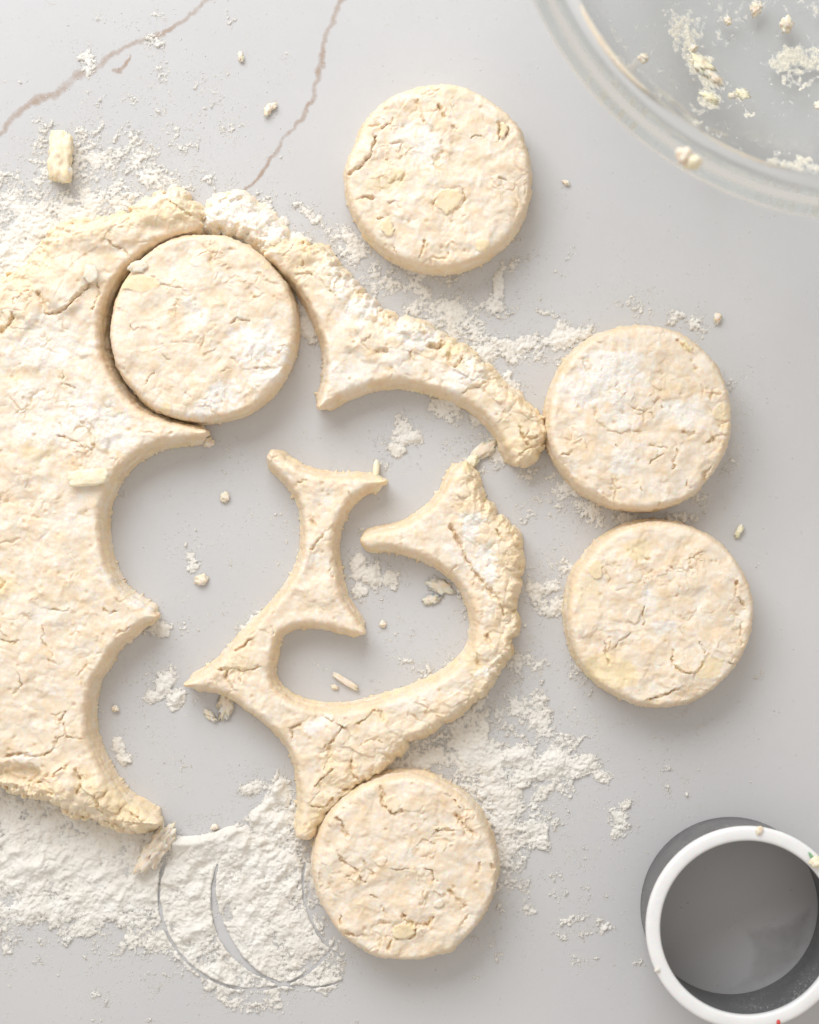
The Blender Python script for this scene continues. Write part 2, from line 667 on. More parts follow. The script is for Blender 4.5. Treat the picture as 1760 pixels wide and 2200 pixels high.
def dough_top(x, y, seed, rough=1.0, crack=1.0):
    """uneven kneaded surface, mm"""
    xw = x + 1.6 * perlin(x / 6, y / 6, seed + 1) + 0.5 * perlin(x / 2, y / 2, seed + 2)
    yw = y + 1.6 * perlin(x / 6, y / 6, seed + 3) + 0.5 * perlin(x / 2, y / 2, seed + 4)
    # most of the skin is smooth; cracking gathers in a few zones
    zone = sst(-0.10, 0.40, perlin(x / 16 + 3, y / 16, seed + 29) + 0.25 * perlin(x / 6, y / 6, seed + 30))
    h = 1.0 * perlin(x / 17, y / 17, seed + 5) + 0.80 * perlin(xw / 8, yw / 8, seed + 6) + 0.34 * perlin(xw / 3.8, yw / 3.8, seed + 7)
    h += rough * (0.08 * perlin(x / 1.7, y / 1.7, seed + 8) + 0.03 * perlin(x / 0.8, y / 0.8, seed + 9))
    # plates parted by a few fissures
    f1, f2, iv = worley(xw / 9.5, yw / 9.5, seed + 10)
    e = (f2 - f1) * 9.5 * 0.55
    g = sst(0.20, 0.50, perlin(x / 9, y / 9, seed + 11)) * zone
    cm = g * np.exp(-(e / 0.55) ** 2)
    h += crack * (0.20 * (iv - 0.5) * sst(0.0, 2.5, e) - 0.9 * g * np.exp(-(e / 0.40) ** 2))
    f1, f2, iv = worley(xw / 3.8 + 9, yw / 3.8, seed + 12)
    e = (f2 - f1) * 3.8 * 0.55
    g2 = sst(0.22, 0.55, perlin(x / 7 + 40, y / 7, seed + 13)) * zone
    cm = np.maximum(cm, 0.8 * g2 * np.exp(-(e / 0.45) ** 2))
    h += crack * g2 * (0.50 * (iv - 0.4) * sst(0, 0.8, e) - 0.45 * np.exp(-(e / 0.32) ** 2))
    # torn overlapping flakes: a gentle ramp that ends in a ragged little cliff
    for k, (wl, st, am, g0) in enumerate(((11.0, 1.5, 0.75, 0.10), (6.5, 1.3, 0.45, 0.22), (18.0, 1.5, 0.8, 0.05))):
        q = (perlin(xw / wl + 31 * k, yw / wl, seed + 16 + 2 * k) + 0.10 * perlin(xw / 1.3, yw / 1.3, seed + 22 + k)) * st
        fr = q - np.floor(q)
        cliff = fr > 0.93
        fr = np.where(cliff, (1 - fr) / 0.07 * 0.93, fr)
        gg = sst(g0, g0 + 0.3, perlin(x / 10 + 17 * k, y / 10 + 5, seed + 26 + k)) * zone
        h += crack * am * (fr - 0.45) * gg
        cm = np.maximum(cm, 0.8 * gg * cliff)
    # soft little pillows of dough
    soft = 0.35 + 0.65 * sst(-0.25, 0.35, perlin(x / 13 + 8, y / 13, seed + 44))
    for sz, am in ((5.2, 0.45), (2.7, 0.32), (1.5, 0.12)):
        f1, f2, iv = worley(xw / sz + 2, yw / sz + 6, seed + int(sz * 10) + 300)
        h += soft * am * (1.1 * (0.35 - f1 * f1) + 0.5 * (iv - 0.5) * sst(0, 0.35, f2 - f1))
    # pits and small crumbs
    f1, f2, iv = worley(x / 4.6, y / 4.6, seed + 14)
    pit = (iv > 0.88) * np.exp(-(f1 * 4.6 / (0.4 + 0.5 * f2)) ** 2)
    h -= 0.7 * crack * pit
    f1, f2, iv = worley(xw / 3.1 + 5, yw / 3.1, seed + 15)
    h += 0.30 * (iv > 0.86) * sst(0.34, 0.12, f1) * (0.3 + 0.7 * zone)
    return h, np.clip(np.maximum(cm, pit), 0, 1)


def shaggy(x, y, seed):
    """torn, crumbly dough: lumps of several sizes, mm"""
    xw = x + 1.2 * perlin(x / 4, y / 4, seed + 1)
    yw = y + 1.2 * perlin(x / 4, y / 4, seed + 2)
    h = 0
    for sc_, am in ((13.0, 2.6), (7.5, 2.6), (4.2, 1.4), (2.3, 0.6), (1.2, 0.25)):
        f1, f2, iv = worley(xw / sc_, yw / sc_ + 3, seed + int(sc_ * 10))
        h = h + am * (np.sqrt(np.clip(1 - f1 * f1 * 1.3, 0, 1)) - 0.7 + 0.5 * (iv - 0.5))
    return h


def features(x, y, h, cm, spec, seed, Hz):
    """traced cracks, butter flakes and flour patches; returns height, butter, flour"""
    b = np.zeros_like(x)
    fl = np.zeros_like(x)
    wx = x + 0.8 * perlin(x / 4.0, y / 4.0, seed + 70) + 0.5 * perlin(x / 1.6, y / 1.6, seed + 60) + 0.25 * perlin(x / 0.8, y / 0.8, seed + 61)
    wy = y + 0.8 * perlin(x / 4.0, y / 4.0, seed + 71) + 0.5 * perlin(x / 1.6, y / 1.6, seed + 62) + 0.25 * perlin(x / 0.8, y / 0.8, seed + 63)
    for (cx, cy, rx, ry, rot, lift, amt) in spec.get('butter', []):
        c = pm(cx, cy, Hz)
        k = 1000.0 / S
        r = blob(wx, wy, c, rx * k, ry * k, rot)
        m = sst(1.06, 0.88, r)
        b = np.maximum(b, amt * m)
        if lift:
            fade = 0.35 * h
            h = h * (1 - 0.6 * m) + m * (lift + 0.12 * perlin(x / 2, y / 2, seed + 64))
            h = h - 0.4 * abs(lift) * np.exp(-((r - 1.08) / 0.13) ** 2) * sst(-0.1, 0.35, perlin(x / 3.5, y / 3.5, seed + 73))
    for (cx, cy, rx, ry, rot, amt) in spec.get('flour', []):
        c = pm(cx, cy, Hz)
        k = 1000.0 / S
        r = blob(x, y, c, rx * k, ry * k, rot) + 0.55 * perlin(x / 5, y / 5, seed + 65) + 0.4 * perlin(x / 2, y / 2, seed + 66)
        fl = np.maximum(fl, min(1.0, amt * 1.25) * sst(1.15, 0.35, r))
    for (pts, w, dp, lip) in spec.get('cracks', []):
        P = pmv(pts, Hz)
        lo = P.min(0) - 5
        hi = P.max(0) + 5
        s = (x > lo[0]) & (x < hi[0]) & (y > lo[1]) & (y < hi[1])
        if not s.any():
            continue
        d, side = line_dist(wx[s], wy[s], P)
        ww = w * (0.75 + 0.6 * perlin(x[s] / 2.2, y[s] / 2.2, seed + 67))
        ww = np.maximum(ww, 0.22)
        hh = h[s]
        dv = dp * (0.45 + 0.75 * sst(-0.35, 0.35, perlin(x[s] / 3.0 + 77, y[s] / 3.0, seed + 72)))
        hh = hh - 0.9 * dv * np.exp(-(d / ww) ** 2 * 0.9)
        if not lip:
            hh = hh + 0.26 * dv * np.exp(-(d / 2.2) ** 2) * sst(-0.15, 0.35, side)
        if lip:
            hh = hh + lip * np.exp(-(d / 3.0) ** 2) * sst(-0.2, 0.5, side * np.sign(lip)) * np.sign(lip)
        h[s] = hh
        cm[s] = np.maximum(cm[s], sst(0.3, 1.1, dv) * np.exp(-(d / (ww * 1.5)) ** 2))
    fl = np.clip(fl, 0, 1)
    h = h + fl * (0.10 * perlin(x / 1.0, y / 1.0, seed + 68) + 0.08 * perlin(x / 0.55, y / 0.55, seed + 69) + 0.06)
    coat = np.clip(0.66 + 0.55 * fbm(x / 7, y / 7, seed + 74, 3, 0.6), 0.1, 1) * (1 - cm) * (1 - 0.85 * np.clip(b, 0, 1))
    return h, np.clip(b, 0, 1), fl * (1 - 0.8 * cm), coat


def grid(lo, hi, res):
    xs = np.arange(lo[0], hi[0] + res, res)
    ys = np.arange(lo[1], hi[1] + res, res)
    return np.meshgrid(xs, ys)


def make_biscuit(cpx, cpy, rpx, H, seed, spec, label, wob=1.0):
    z0 = H
    cx, cy = pm(cpx, cpy, z0)
    R = rpx * 1000.0 / S * (1 - z0 / (CAM_H * 1000))
    res = 0.27
    gx, gy = grid((cx - R - 3, cy - R - 3), (cx + R + 3, cy + R + 3), res)
    th = np.arctan2(gy - cy, gx - cx)
    rr = np.hypot(gx - cx, gy - cy)
    ct, s_ = np.cos(th) * 3 + 20, np.sin(th) * 3 + 20
    Rth = R + wob * (0.6 * perlin(ct / 2.5, s_ / 2.5, seed + 80) + 0.35 * perlin(ct, s_, seed + 81))
    for (a, w_, amp) in spec.get('dents', []):
        da = (np.degrees(th) - a + 180) % 360 - 180
        Rth = Rth + amp * np.exp(-(da / w_) ** 2)
    d = Rth - rr + 0.16 * perlin(gx / 1.6, gy / 1.6, seed + 82) + 0.06 * perlin(gx / 0.8, gy / 0.8, seed + 83)
    h, cm = dough_top(gx, gy, seed, spec.get('rough', 1.0), spec.get('crack', 1.0))
    h, b, fl, coat = features(gx, gy, h, cm, spec, seed, H)
    ew = 3.0 + 1.4 * perlin(gx / 7, gy / 7, seed + 84)
    t = np.clip(d / ew, 0, 1)
    e = (1 - (1 - t) ** 2.3) ** (1 / 2.3)
    z = (H + h * (0.7 + 0.3 * sst(0, 2.5, d)) + 0.7 * (1 - (rr / R) ** 2)) - H * 0.20 * (1 - e)
    z = np.maximum(z, 2.0)
    b = np.maximum(b, 0.0)
    attrs = {'butter': b, 'flour': np.clip(fl, 0, 1), 'coat': coat * sst(0.0, 1.8, d)}
    me = field_mesh('biscuit', gx, gy, d, z, res, attrs, rings=12, flare=1.3, wall_amp=1.2, seed=seed, origin=(cx, cy))
    o = put('dough_round', me, M_DOUGH, None, label, 'dough round', 'cut dough rounds')
    o.location = (cx / 1000, cy / 1000, 0.0001)
    return o


k6 = lambda pts: zr(pts, 720, 150, 0.2551)
B1 = {'cracks': [
    (k6([(335, 560), (318, 640), (290, 720), (240, 800), (170, 840), (125, 885)]), 0.75, 2.2, -0.6),
    (k6([(355, 455), (290, 470)]), 0.9, 1.6, 0), (k6([(495, 430), (420, 465), (400, 500)]), 0.6, 1.6, 0.3),
    (k6([(690, 270), (715, 340), (755, 430)]), 0.7, 1.8, 0), (k6([(860, 285), (890, 350), (920, 390)]), 0.85, 2.3, 0),
    (k6([(200, 1080), (300, 1075)]), 0.7, 1.8, 0), (k6([(1075, 1010), (1090, 1110), (1068, 1180)]), 0.45, 1.5, 0.0),
    (k6([(820, 1190), (825, 1140), (860, 1100)]), 0.4, 1.0, 0), (k6([(890, 990), (980, 1000), (1070, 990)]), 0.35, 1.0, 0),
    (k6([(1370, 590), (1375, 510), (1395, 440)]), 0.5, 1.7, 0), (k6([(1470, 470), (1450, 560)]), 0.45, 1.7, 0),
    (k6([(600, 880), (560, 935)]), 0.45, 1.1, 0.3), (k6([(1140, 570), (1180, 548), (1230, 565)]), 0.4, 1.0, 0),
    (k6([(980, 480), (1025, 495)]), 0.4, 0.9, 0), (k6([(765, 1440), (740, 1510), (715, 1580)]), 0.45, 1.4, 0),
    (k6([(420, 720), (450, 790), (490, 800)]), 0.5, 1.0, 0), (k6([(350, 1250), (390, 1245)]), 0.5, 1.3, 0),
    (k6([(1390, 910), (1430, 925)]), 0.5, 1.1, 0), (k6([(450, 1120), (520, 1110), (540, 1160)]), 0.4, 0.8, 0),
    (k6([(950, 1560), (920, 1600)]), 0.7, 1.2, 0), (k6([(480, 1490), (540, 1600)]), 0.4, 1.0, 0)],
    'butter': [(720 + 950 * .2551, 150 + 1100 * .2551, 29, 25, 0, 0.75, 0.75), (720 + 1415 * .2551, 150 + 510 * .2551, 8, 20, 80 - 90, 0.9, 0.9),
               (720 + 445 * .2551, 150 + 1330 * .2551, 12, 22, 10, 0.8, 0.8), (720 + 1245 * .2551, 150 + 1485 * .2551, 15, 12, 20, 0.7, 0.9),
               (720 + 430 * .2551, 150 + 930 * .2551, 50, 18, 15, 0.0, 0.5), (720 + 1000 * .2551, 150 + 190 * .2551, 40, 14, 0, 0.0, 0.45)],
    'flour': [(720 + 740 * .2551, 150 + 640 * .2551, 32, 60, 10, 0.7), (720 + 560 * .2551, 150 + 560 * .2551, 60, 45, 0, 0.35)],
    'dents': [(158, 9, -0.9), (35, 8, 0.5)]}
make_biscuit(943, 377, 197, 18.0, 100, B1, 'pale dough round beside the glass bowl, apart from the rest at the top')

k3 = lambda pts: zr(pts, 0, 400, 0.5101)
B2 = {'cracks': [
    (k3([(975, 572), (1005, 556), (1045, 568)]), 0.5, 1.3, 0.3), (k3([(1075, 475), (1112, 452)]), 0.45, 1.2, 0),
    (k3([(548, 590), (560, 605), (585, 600)]), 0.4, 1.0, 0), (k3([(488, 748), (525, 772)]), 0.4, 1.0, 0),
    (k3([(1085, 772), (1135, 768)]), 0.45, 1.2, 0), (k3([(620, 825), (650, 780)]), 0.4, 0.9, 0), (k3([(940, 780), (960, 770)]), 0.5, 1.0, 0),
    (k3([(780, 870), (800, 890)]), 0.4, 0.8, 0), (k3([(640, 380), (700, 420), (760, 430)]), 0.5, 0.7, 0.3), (k3([(960, 270), (990, 268)]), 0.5, 0.9, 0),
    (k3([(740, 660), (820, 655), (835, 640)]), 0.8, 0.5, 0), (k3([(690, 710), (720, 735)]), 0.4, 0.7, 0)],
    'butter': [(580 * .5101, 400 + 408 * .5101, 46, 18, 0, 0.35, 0.85), (695 * .5101, 400 + 935 * .5101, 16, 7, 30, 0.3, 0.9), (1130 * .5101, 400 + 330 * .5101, 14, 6, 45, 0.2, 0.8)],
    'flour': [(1090 * .5101, 400 + 690 * .5101, 70, 60, -20, 0.95), (910 * .5101, 400 + 895 * .5101, 75, 32, 30, 0.85), (830 * .5101, 400 + 530 * .5101, 36, 45, 0, 0.5),
              (1110 * .5101, 400 + 800 * .5101, 40, 30, 0, 0.8), (800 * .5101, 400 + 370 * .5101, 60, 22, 0, 0.4)],
    'crack': 0.8}
biscuit2 = make_biscuit(435, 703, 199, 18.5, 200, B2, 'dough round still sitting in the notch it was cut from')

k5 = lambda pts: zr(pts, 1080, 640, 0.4266)
B3 = {'cracks': [
    (k5([(465, 560), (480, 620), (530, 668), (600, 682), (690, 668)]), 0.7, 0.8, 0.4), (k5([(895, 678), (925, 690), (965, 688)]), 0.55, 1.6, 0),
    (k5([(1035, 722), (1075, 695), (1130, 690)]), 0.5, 1.5, 0.4), (k5([(875, 765), (868, 810), (858, 860)]), 0.5, 1.4, 0.3), (k5([(735, 835), (770, 800), (800, 790)]), 0.45, 1.2, 0),
    (k5([(575, 735), (580, 755)]), 0.4, 1.1, 0), (k5([(305, 795), (355, 770)]), 0.6, 1.4, 0), (k5([(800, 1030), (775, 1065)]), 0.45, 1.2, 0),
    (k5([(1055, 860), (1030, 880), (1015, 935)]), 1.1, 2.6, 0), (k5([(930, 925), (940, 955)]), 0.45, 1.1, 0), (k5([(960, 335), (970, 355)]), 0.6, 1.2, 0),
    (k5([(720, 565), (765, 600)]), 0.4, 0.9, 0), (k5([(795, 540), (800, 560)]), 0.5, 0.9, 0), (k5([(740, 745), (830, 755)]), 0.45, 1.0, 0),
    (k5([(690, 955), (700, 965)]), 0.5, 1.0, 0), (k5([(1000, 440), (1005, 500)]), 0.5, 0.6, 0), (k5([(1050, 480), (1100, 490)]), 0.7, 1.0, 0), (k5([(880, 215), (940, 265)]), 0.6, 1.4, 0.4)],
    'butter': [(1080 + 920 * .4266, 640 + 240 * .4266, 17, 10, -30, 0.4, 0.85), (1080 + 1110 * .4266, 640 + 575 * .4266, 24, 20, 0, 0.4, 0.6), (1080 + 1130 * .4266, 640 + 660 * .4266, 14, 12, 0, 0.4, 0.5), (1080 + 830 * .4266, 640 + 420 * .4266, 50, 24, 20, 0, 0.3)],
    'flour': [(1080 + 540 * .4266, 640 + 390 * .4266, 95, 70, 20, 0.95), (1080 + 610 * .4266, 640 + 590 * .4266, 34, 32, 0, 1.0), (1080 + 900 * .4266, 640 + 570 * .4266, 60, 36, 0, 0.6), (1080 + 400 * .4266, 640 + 480 * .4266, 55, 50, 0, 0.7),
              (1080 + 620 * .4266, 640 + 800 * .4266, 40, 50, 0, 0.5), (1080 + 800 * .4266, 640 + 950 * .4266, 80, 20, 10, 0.4)]}
make_biscuit(1376, 896, 197, 19.0, 300, B3, 'flour-dusted dough round touching the tip of the curved upper scrap')

B4 = {'cracks': [
    (k5([(1172, 1428), (1180, 1490), (1195, 1520), (1212, 1548)]), 0.55, 1.9, 0), (k5([(712, 1555), (705, 1600), (715, 1640)]), 0.5, 1.6, 0),
    (k5([(990, 1735), (1020, 1790)]), 0.45, 1.4, 0), (k5([(855, 1780), (862, 1850), (910, 1885), (965, 1895), (1000, 1840)]), 0.5, 1.5, 0.5),
    (k5([(515, 1735), (525, 1800), (545, 1845)]), 0.55, 1.4, 0.3), (k5([(750, 2020), (800, 2005), (840, 1985), (880, 1968)]), 0.6, 1.7, 0.8),
    (k5([(845, 1355), (895, 1370), (945, 1355)]), 0.4, 1.0, 0), (k5([(1205, 1640), (1195, 1700)]), 0.45, 1.2, 0), (k5([(1200, 1725), (1210, 1735)]), 0.9, 1.6, 0),
    (k5([(1140, 1838), (1172, 1852)]), 0.5, 1.4, 0), (k5([(725, 1312), (740, 1320)]), 0.6, 1.1, 0), (k5([(945, 1310), (975, 1290), (1010, 1278)]), 0.4, 1.0, 0),
    (k5([(560, 1760), (600, 1715), (645, 1690)]), 0.45, 0.9, 0.4), (k5([(860, 1580), (870, 1600)]), 0.4, 1.0, 0), (k5([(960, 1930), (965, 1880)]), 0.5, 1.2, 0)],
    'butter': [(1080 + 680 * .4266, 640 + 1270 * .4266, 34, 24, 0, 0.0, 0.7), (1080 + 470 * .4266, 640 + 1370 * .4266, 15, 20, 15, 0.7, 0.75), (1080 + 550 * .4266, 640 + 1880 * .4266, 60, 34, -20, 0.0, 0.8),
               (1080 + 1040 * .4266, 640 + 1860 * .4266, 32, 22, 25, 0.2, 0.75), (1080 + 430 * .4266, 640 + 1500 * .4266, 28, 40, 0, 0.0, 0.5), (1080 + 895 * .4266, 640 + 1862 * .4266, 16, 12, 0, 0.6, 0.1),
               (1080 + 660 * .4266, 640 + 1590 * .4266, 13, 20, 0, 0.4, 0.1)],
    'flour': [(1080 + 730 * .4266, 640 + 1520 * .4266, 22, 30, 0, 0.6), (1080 + 820 * .4266, 640 + 1660 * .4266, 26, 18, 0, 0.7)], 'crack': 0.85, 'dents': [(-45, 14, -0.5)]}
make_biscuit(1420, 1321, 198, 18.0, 400, B4, 'lower of the two dough rounds on the right, smooth with yellow butter spots')

k2 = lambda pts: zr(pts, 620, 1620, 0.2899)
B5 = {'cracks': [
    (k2([(690, 240), (702, 310), (695, 380), (770, 432), (845, 425)]), 0.7, 2.0, 0.5), (k2([(370, 475), (405, 540), (430, 605)]), 0.75, 2.0, 0), (k2([(285, 515), (305, 530)]), 0.6, 1.2, 0),
    (k2([(1255, 455), (1300, 535), (1345, 570), (1390, 600)]), 0.8, 2.2, -0.4), (k2([(1235, 345), (1280, 400)]), 0.5, 1.5, 0), (k2([(1098, 568), (1170, 565), (1235, 572)]), 0.4, 1.5, 0.4),
    (k2([(365, 715), (400, 780), (470, 840), (520, 880), (560, 945)]), 0.55, 1.7, 0.3), (k2([(555, 790), (590, 850), (630, 895)]), 0.5, 1.5, 0), (k2([(1025, 850), (1065, 870), (1085, 920), (1075, 975)]), 0.45, 1.5, 0.3),
    (k2([(1195, 1005), (1255, 1070), (1305, 1130)]), 0.8, 1.8, 0), (k2([(845, 1200), (875, 1240), (935, 1270), (1035, 1268), (1065, 1225)]), 0.9, 2.4, -0.8), (k2([(955, 1285), (930, 1330), (900, 1370)]), 0.5, 1.5, 0),
    (k2([(425, 1328), (480, 1335), (545, 1340)]), 0.6, 1.7, 0), (k2([(650, 1262), (740, 1252)]), 0.8, 1.8, 0), (k2([(1280, 1265), (1325, 1205)]), 0.6, 1.7, 0), (k2([(765, 1385), (735, 1445)]), 0.55, 1.6, 0),
    (k2([(405, 1195), (380, 1262)]), 0.45, 1.1, 0), (k2([(620, 1055), (680, 1080)]), 0.5, 1.1, 0), (k2([(700, 1140), (735, 1210)]), 0.5, 1.1, 0), (k2([(1150, 290), (1190, 300)]), 0.6, 1.0, 0),
    (k2([(1410, 800), (1420, 850)]), 0.5, 1.2, 0), (k2([(1510, 820), (1525, 850)]), 0.7, 1.5, 0), (k2([(500, 1430), (560, 1450)]), 0.5, 1.3, 0), (k2([(760, 850), (880, 850)]), 0.35, 0.8, 0.3)],
    'butter': [(620 + 765 * .2899, 1620 + 365 * .2899, 18, 18, 0, 0.4, 0.55), (620 + 850 * .2899, 1620 + 1300 * .2899, 26, 17, 20, 0.7, 0.8), (620 + 920 * .2899, 1620 + 370 * .2899, 24, 12, 25, 0.4, 0.1),
               (620 + 690 * .2899, 1620 + 800 * .2899, 12, 9, 20, 0.8, 0.0), (620 + 1110 * .2899, 1620 + 1110 * .2899, 9, 9, 20, 0.6, 0.0)],
    'flour': [(620 + 840 * .2899, 1620 + 690 * .2899, 30, 18, 0, 0.35)], 'rough': 1.2, 'crack': 1.15, 'dents': [(-108, 7, 0.6), (-60, 6, 0.7)]}
make_biscuit(870, 1867, 197, 18.0, 500, B5, 'cracked dough round lowest in the picture, against the lower end of the dough loop')


def make_sheet(name, outline, raw, H, seed, spec, label, zref, cutw=2.4, res=0.29, wall=1.1, flare=2.4, f_cut=0.24, f_raw=0.72, raww=9.0):
    P, T = smooth_closed(pmv(outline, zref), raw, 4)
    lo, hi = P.min(0) - 3, P.max(0) + 3
    gx, gy = grid(lo, hi, res)
    d, tg = poly_sdf(gx, gy, P, T)
    rag = tg * np.exp(-np.maximum(d, 0) / 9.0)
    d = d + (0.32 + 1.0 * tg) * perlin(gx / 2.6, gy / 2.6, seed + 40) + (0.08 + 0.4 * tg) * perlin(gx / 1.1, gy / 1.1, seed + 41) + 0.05 * perlin(gx / 0.6, gy / 0.6, seed + 42) + 1.2 * tg * perlin(gx / 7, gy / 7, seed + 43)
    h, cm = dough_top(gx, gy, seed, spec.get('rough', 1.0), spec.get('crack', 1.0))
    for (cx, cy, rx, ry, rot, amp) in spec.get('lumps', []):
        r = blob(gx + 1.2 * perlin(gx / 5, gy / 5, seed + 50), gy + 1.2 * perlin(gx / 5, gy / 5, seed + 51), pm(cx, cy, H), rx * 1000 / S, ry * 1000 / S, rot)
        h = h + amp * sst(1.08, 0.55, r)
    h, b, fl, coat = features(gx, gy, h, cm, spec, seed, H)
    sg = shaggy(gx, gy, seed + 200)
    sh = rag.copy()
    for (cx, cy, rx, ry, rot, amp) in spec.get('shag', []):
        r = blob(gx, gy, pm(cx, cy, H), rx * 1000 / S, ry * 1000 / S, rot) + 0.3 * perlin(gx / 6, gy / 6, seed + 52)
        sh = np.maximum(sh, amp * sst(1.1, 0.5, r))
    h = h + sh * sg * 1.15
    b = np.maximum(b, 0.45 * np.clip(sh, 0, 1))
    w = cutw + (raww - cutw) * tg
    t = np.clip(d / w, 0, 1)
    e = (1 - (1 - t) ** 2.2) ** (1 / 2.2)
    drop = f_cut + (f_raw - f_cut) * tg
    z = H + h * (0.6 + 0.4 * sst(0, 3.0, d)) - H * drop * (1 - e)
    for (cx, cy, rx, ry, rot, amp) in spec.get('low', []):
        r = blob(gx, gy, pm(cx, cy, H), rx * 1000 / S, ry * 1000 / S, rot) + 0.5 * perlin(gx / 5, gy / 5, seed + 53) + 0.2 * perlin(gx / 2, gy / 2, seed + 55)
        z = z + amp * sst(1.15, 0.4, r)
    z = np.maximum(z, 1.0 + 0.3 * perlin(gx / 2, gy / 2, seed + 54))
    me = field_mesh(name, gx, gy, d, z, res, {'butter': b, 'flour': fl, 'coat': coat * (1 - 0.75 * np.clip(sh, 0, 1)) * sst(0.0, 1.8, d)}, rings=12, flare=flare, wall_amp=wall, seed=seed, origin=(0, 0))
    return me, H


k6b = lambda pts: zr(pts, 0, 860, 0.3246)
k8 = lambda pts: zr(pts, 0, 1400, 0.3246)
O1 = [(-235, 1000), (-215, 780), (-130, 655), (-40, 618)]
R1 = [1, 1, 1, 1]
a = [(0, 604), (25, 589), (62, 572), (82, 538), (117, 498), (168, 476), (245, 466), (306, 441), (352, 414), (398, 420), (430, 448), (441, 480)]
O1 += a; R1 += [1] * len(a)
a = [(425, 500), (402, 508), (357, 521), (306, 551), (268, 588), (243, 622), (228, 662), (221, 708), (225, 759), (243, 806), (273, 852), (314, 888), (367, 908), (408, 917), (451, 929), (435, 941), (390, 946), (351, 953), (312, 970), (282, 990), (256, 1019), (237, 1055), (224, 1094), (222, 1136), (227, 1178), (240, 1224), (260, 1263), (286, 1285), (312, 1301), (344, 1322), (308, 1337), (286, 1357), (260, 1376), (242, 1398), (224, 1432), (208, 1452), (198, 1486), (194, 1530), (196, 1572), (208, 1608), (224, 1643), (247, 1682), (276, 1715), (305, 1731), (350, 1760)]
O1 += a; R1 += [0] * len(a)
a = [(331, 1773), (305, 1783), (273, 1788), (247, 1777), (214, 1760), (182, 1754), (156, 1751), (136, 1728), (110, 1715), (75, 1712), (58, 1705), (32, 1695), (0, 1686), (-80, 1690), (-190, 1600), (-235, 1300)]
O1 += a; R1 += [1] * len(a)
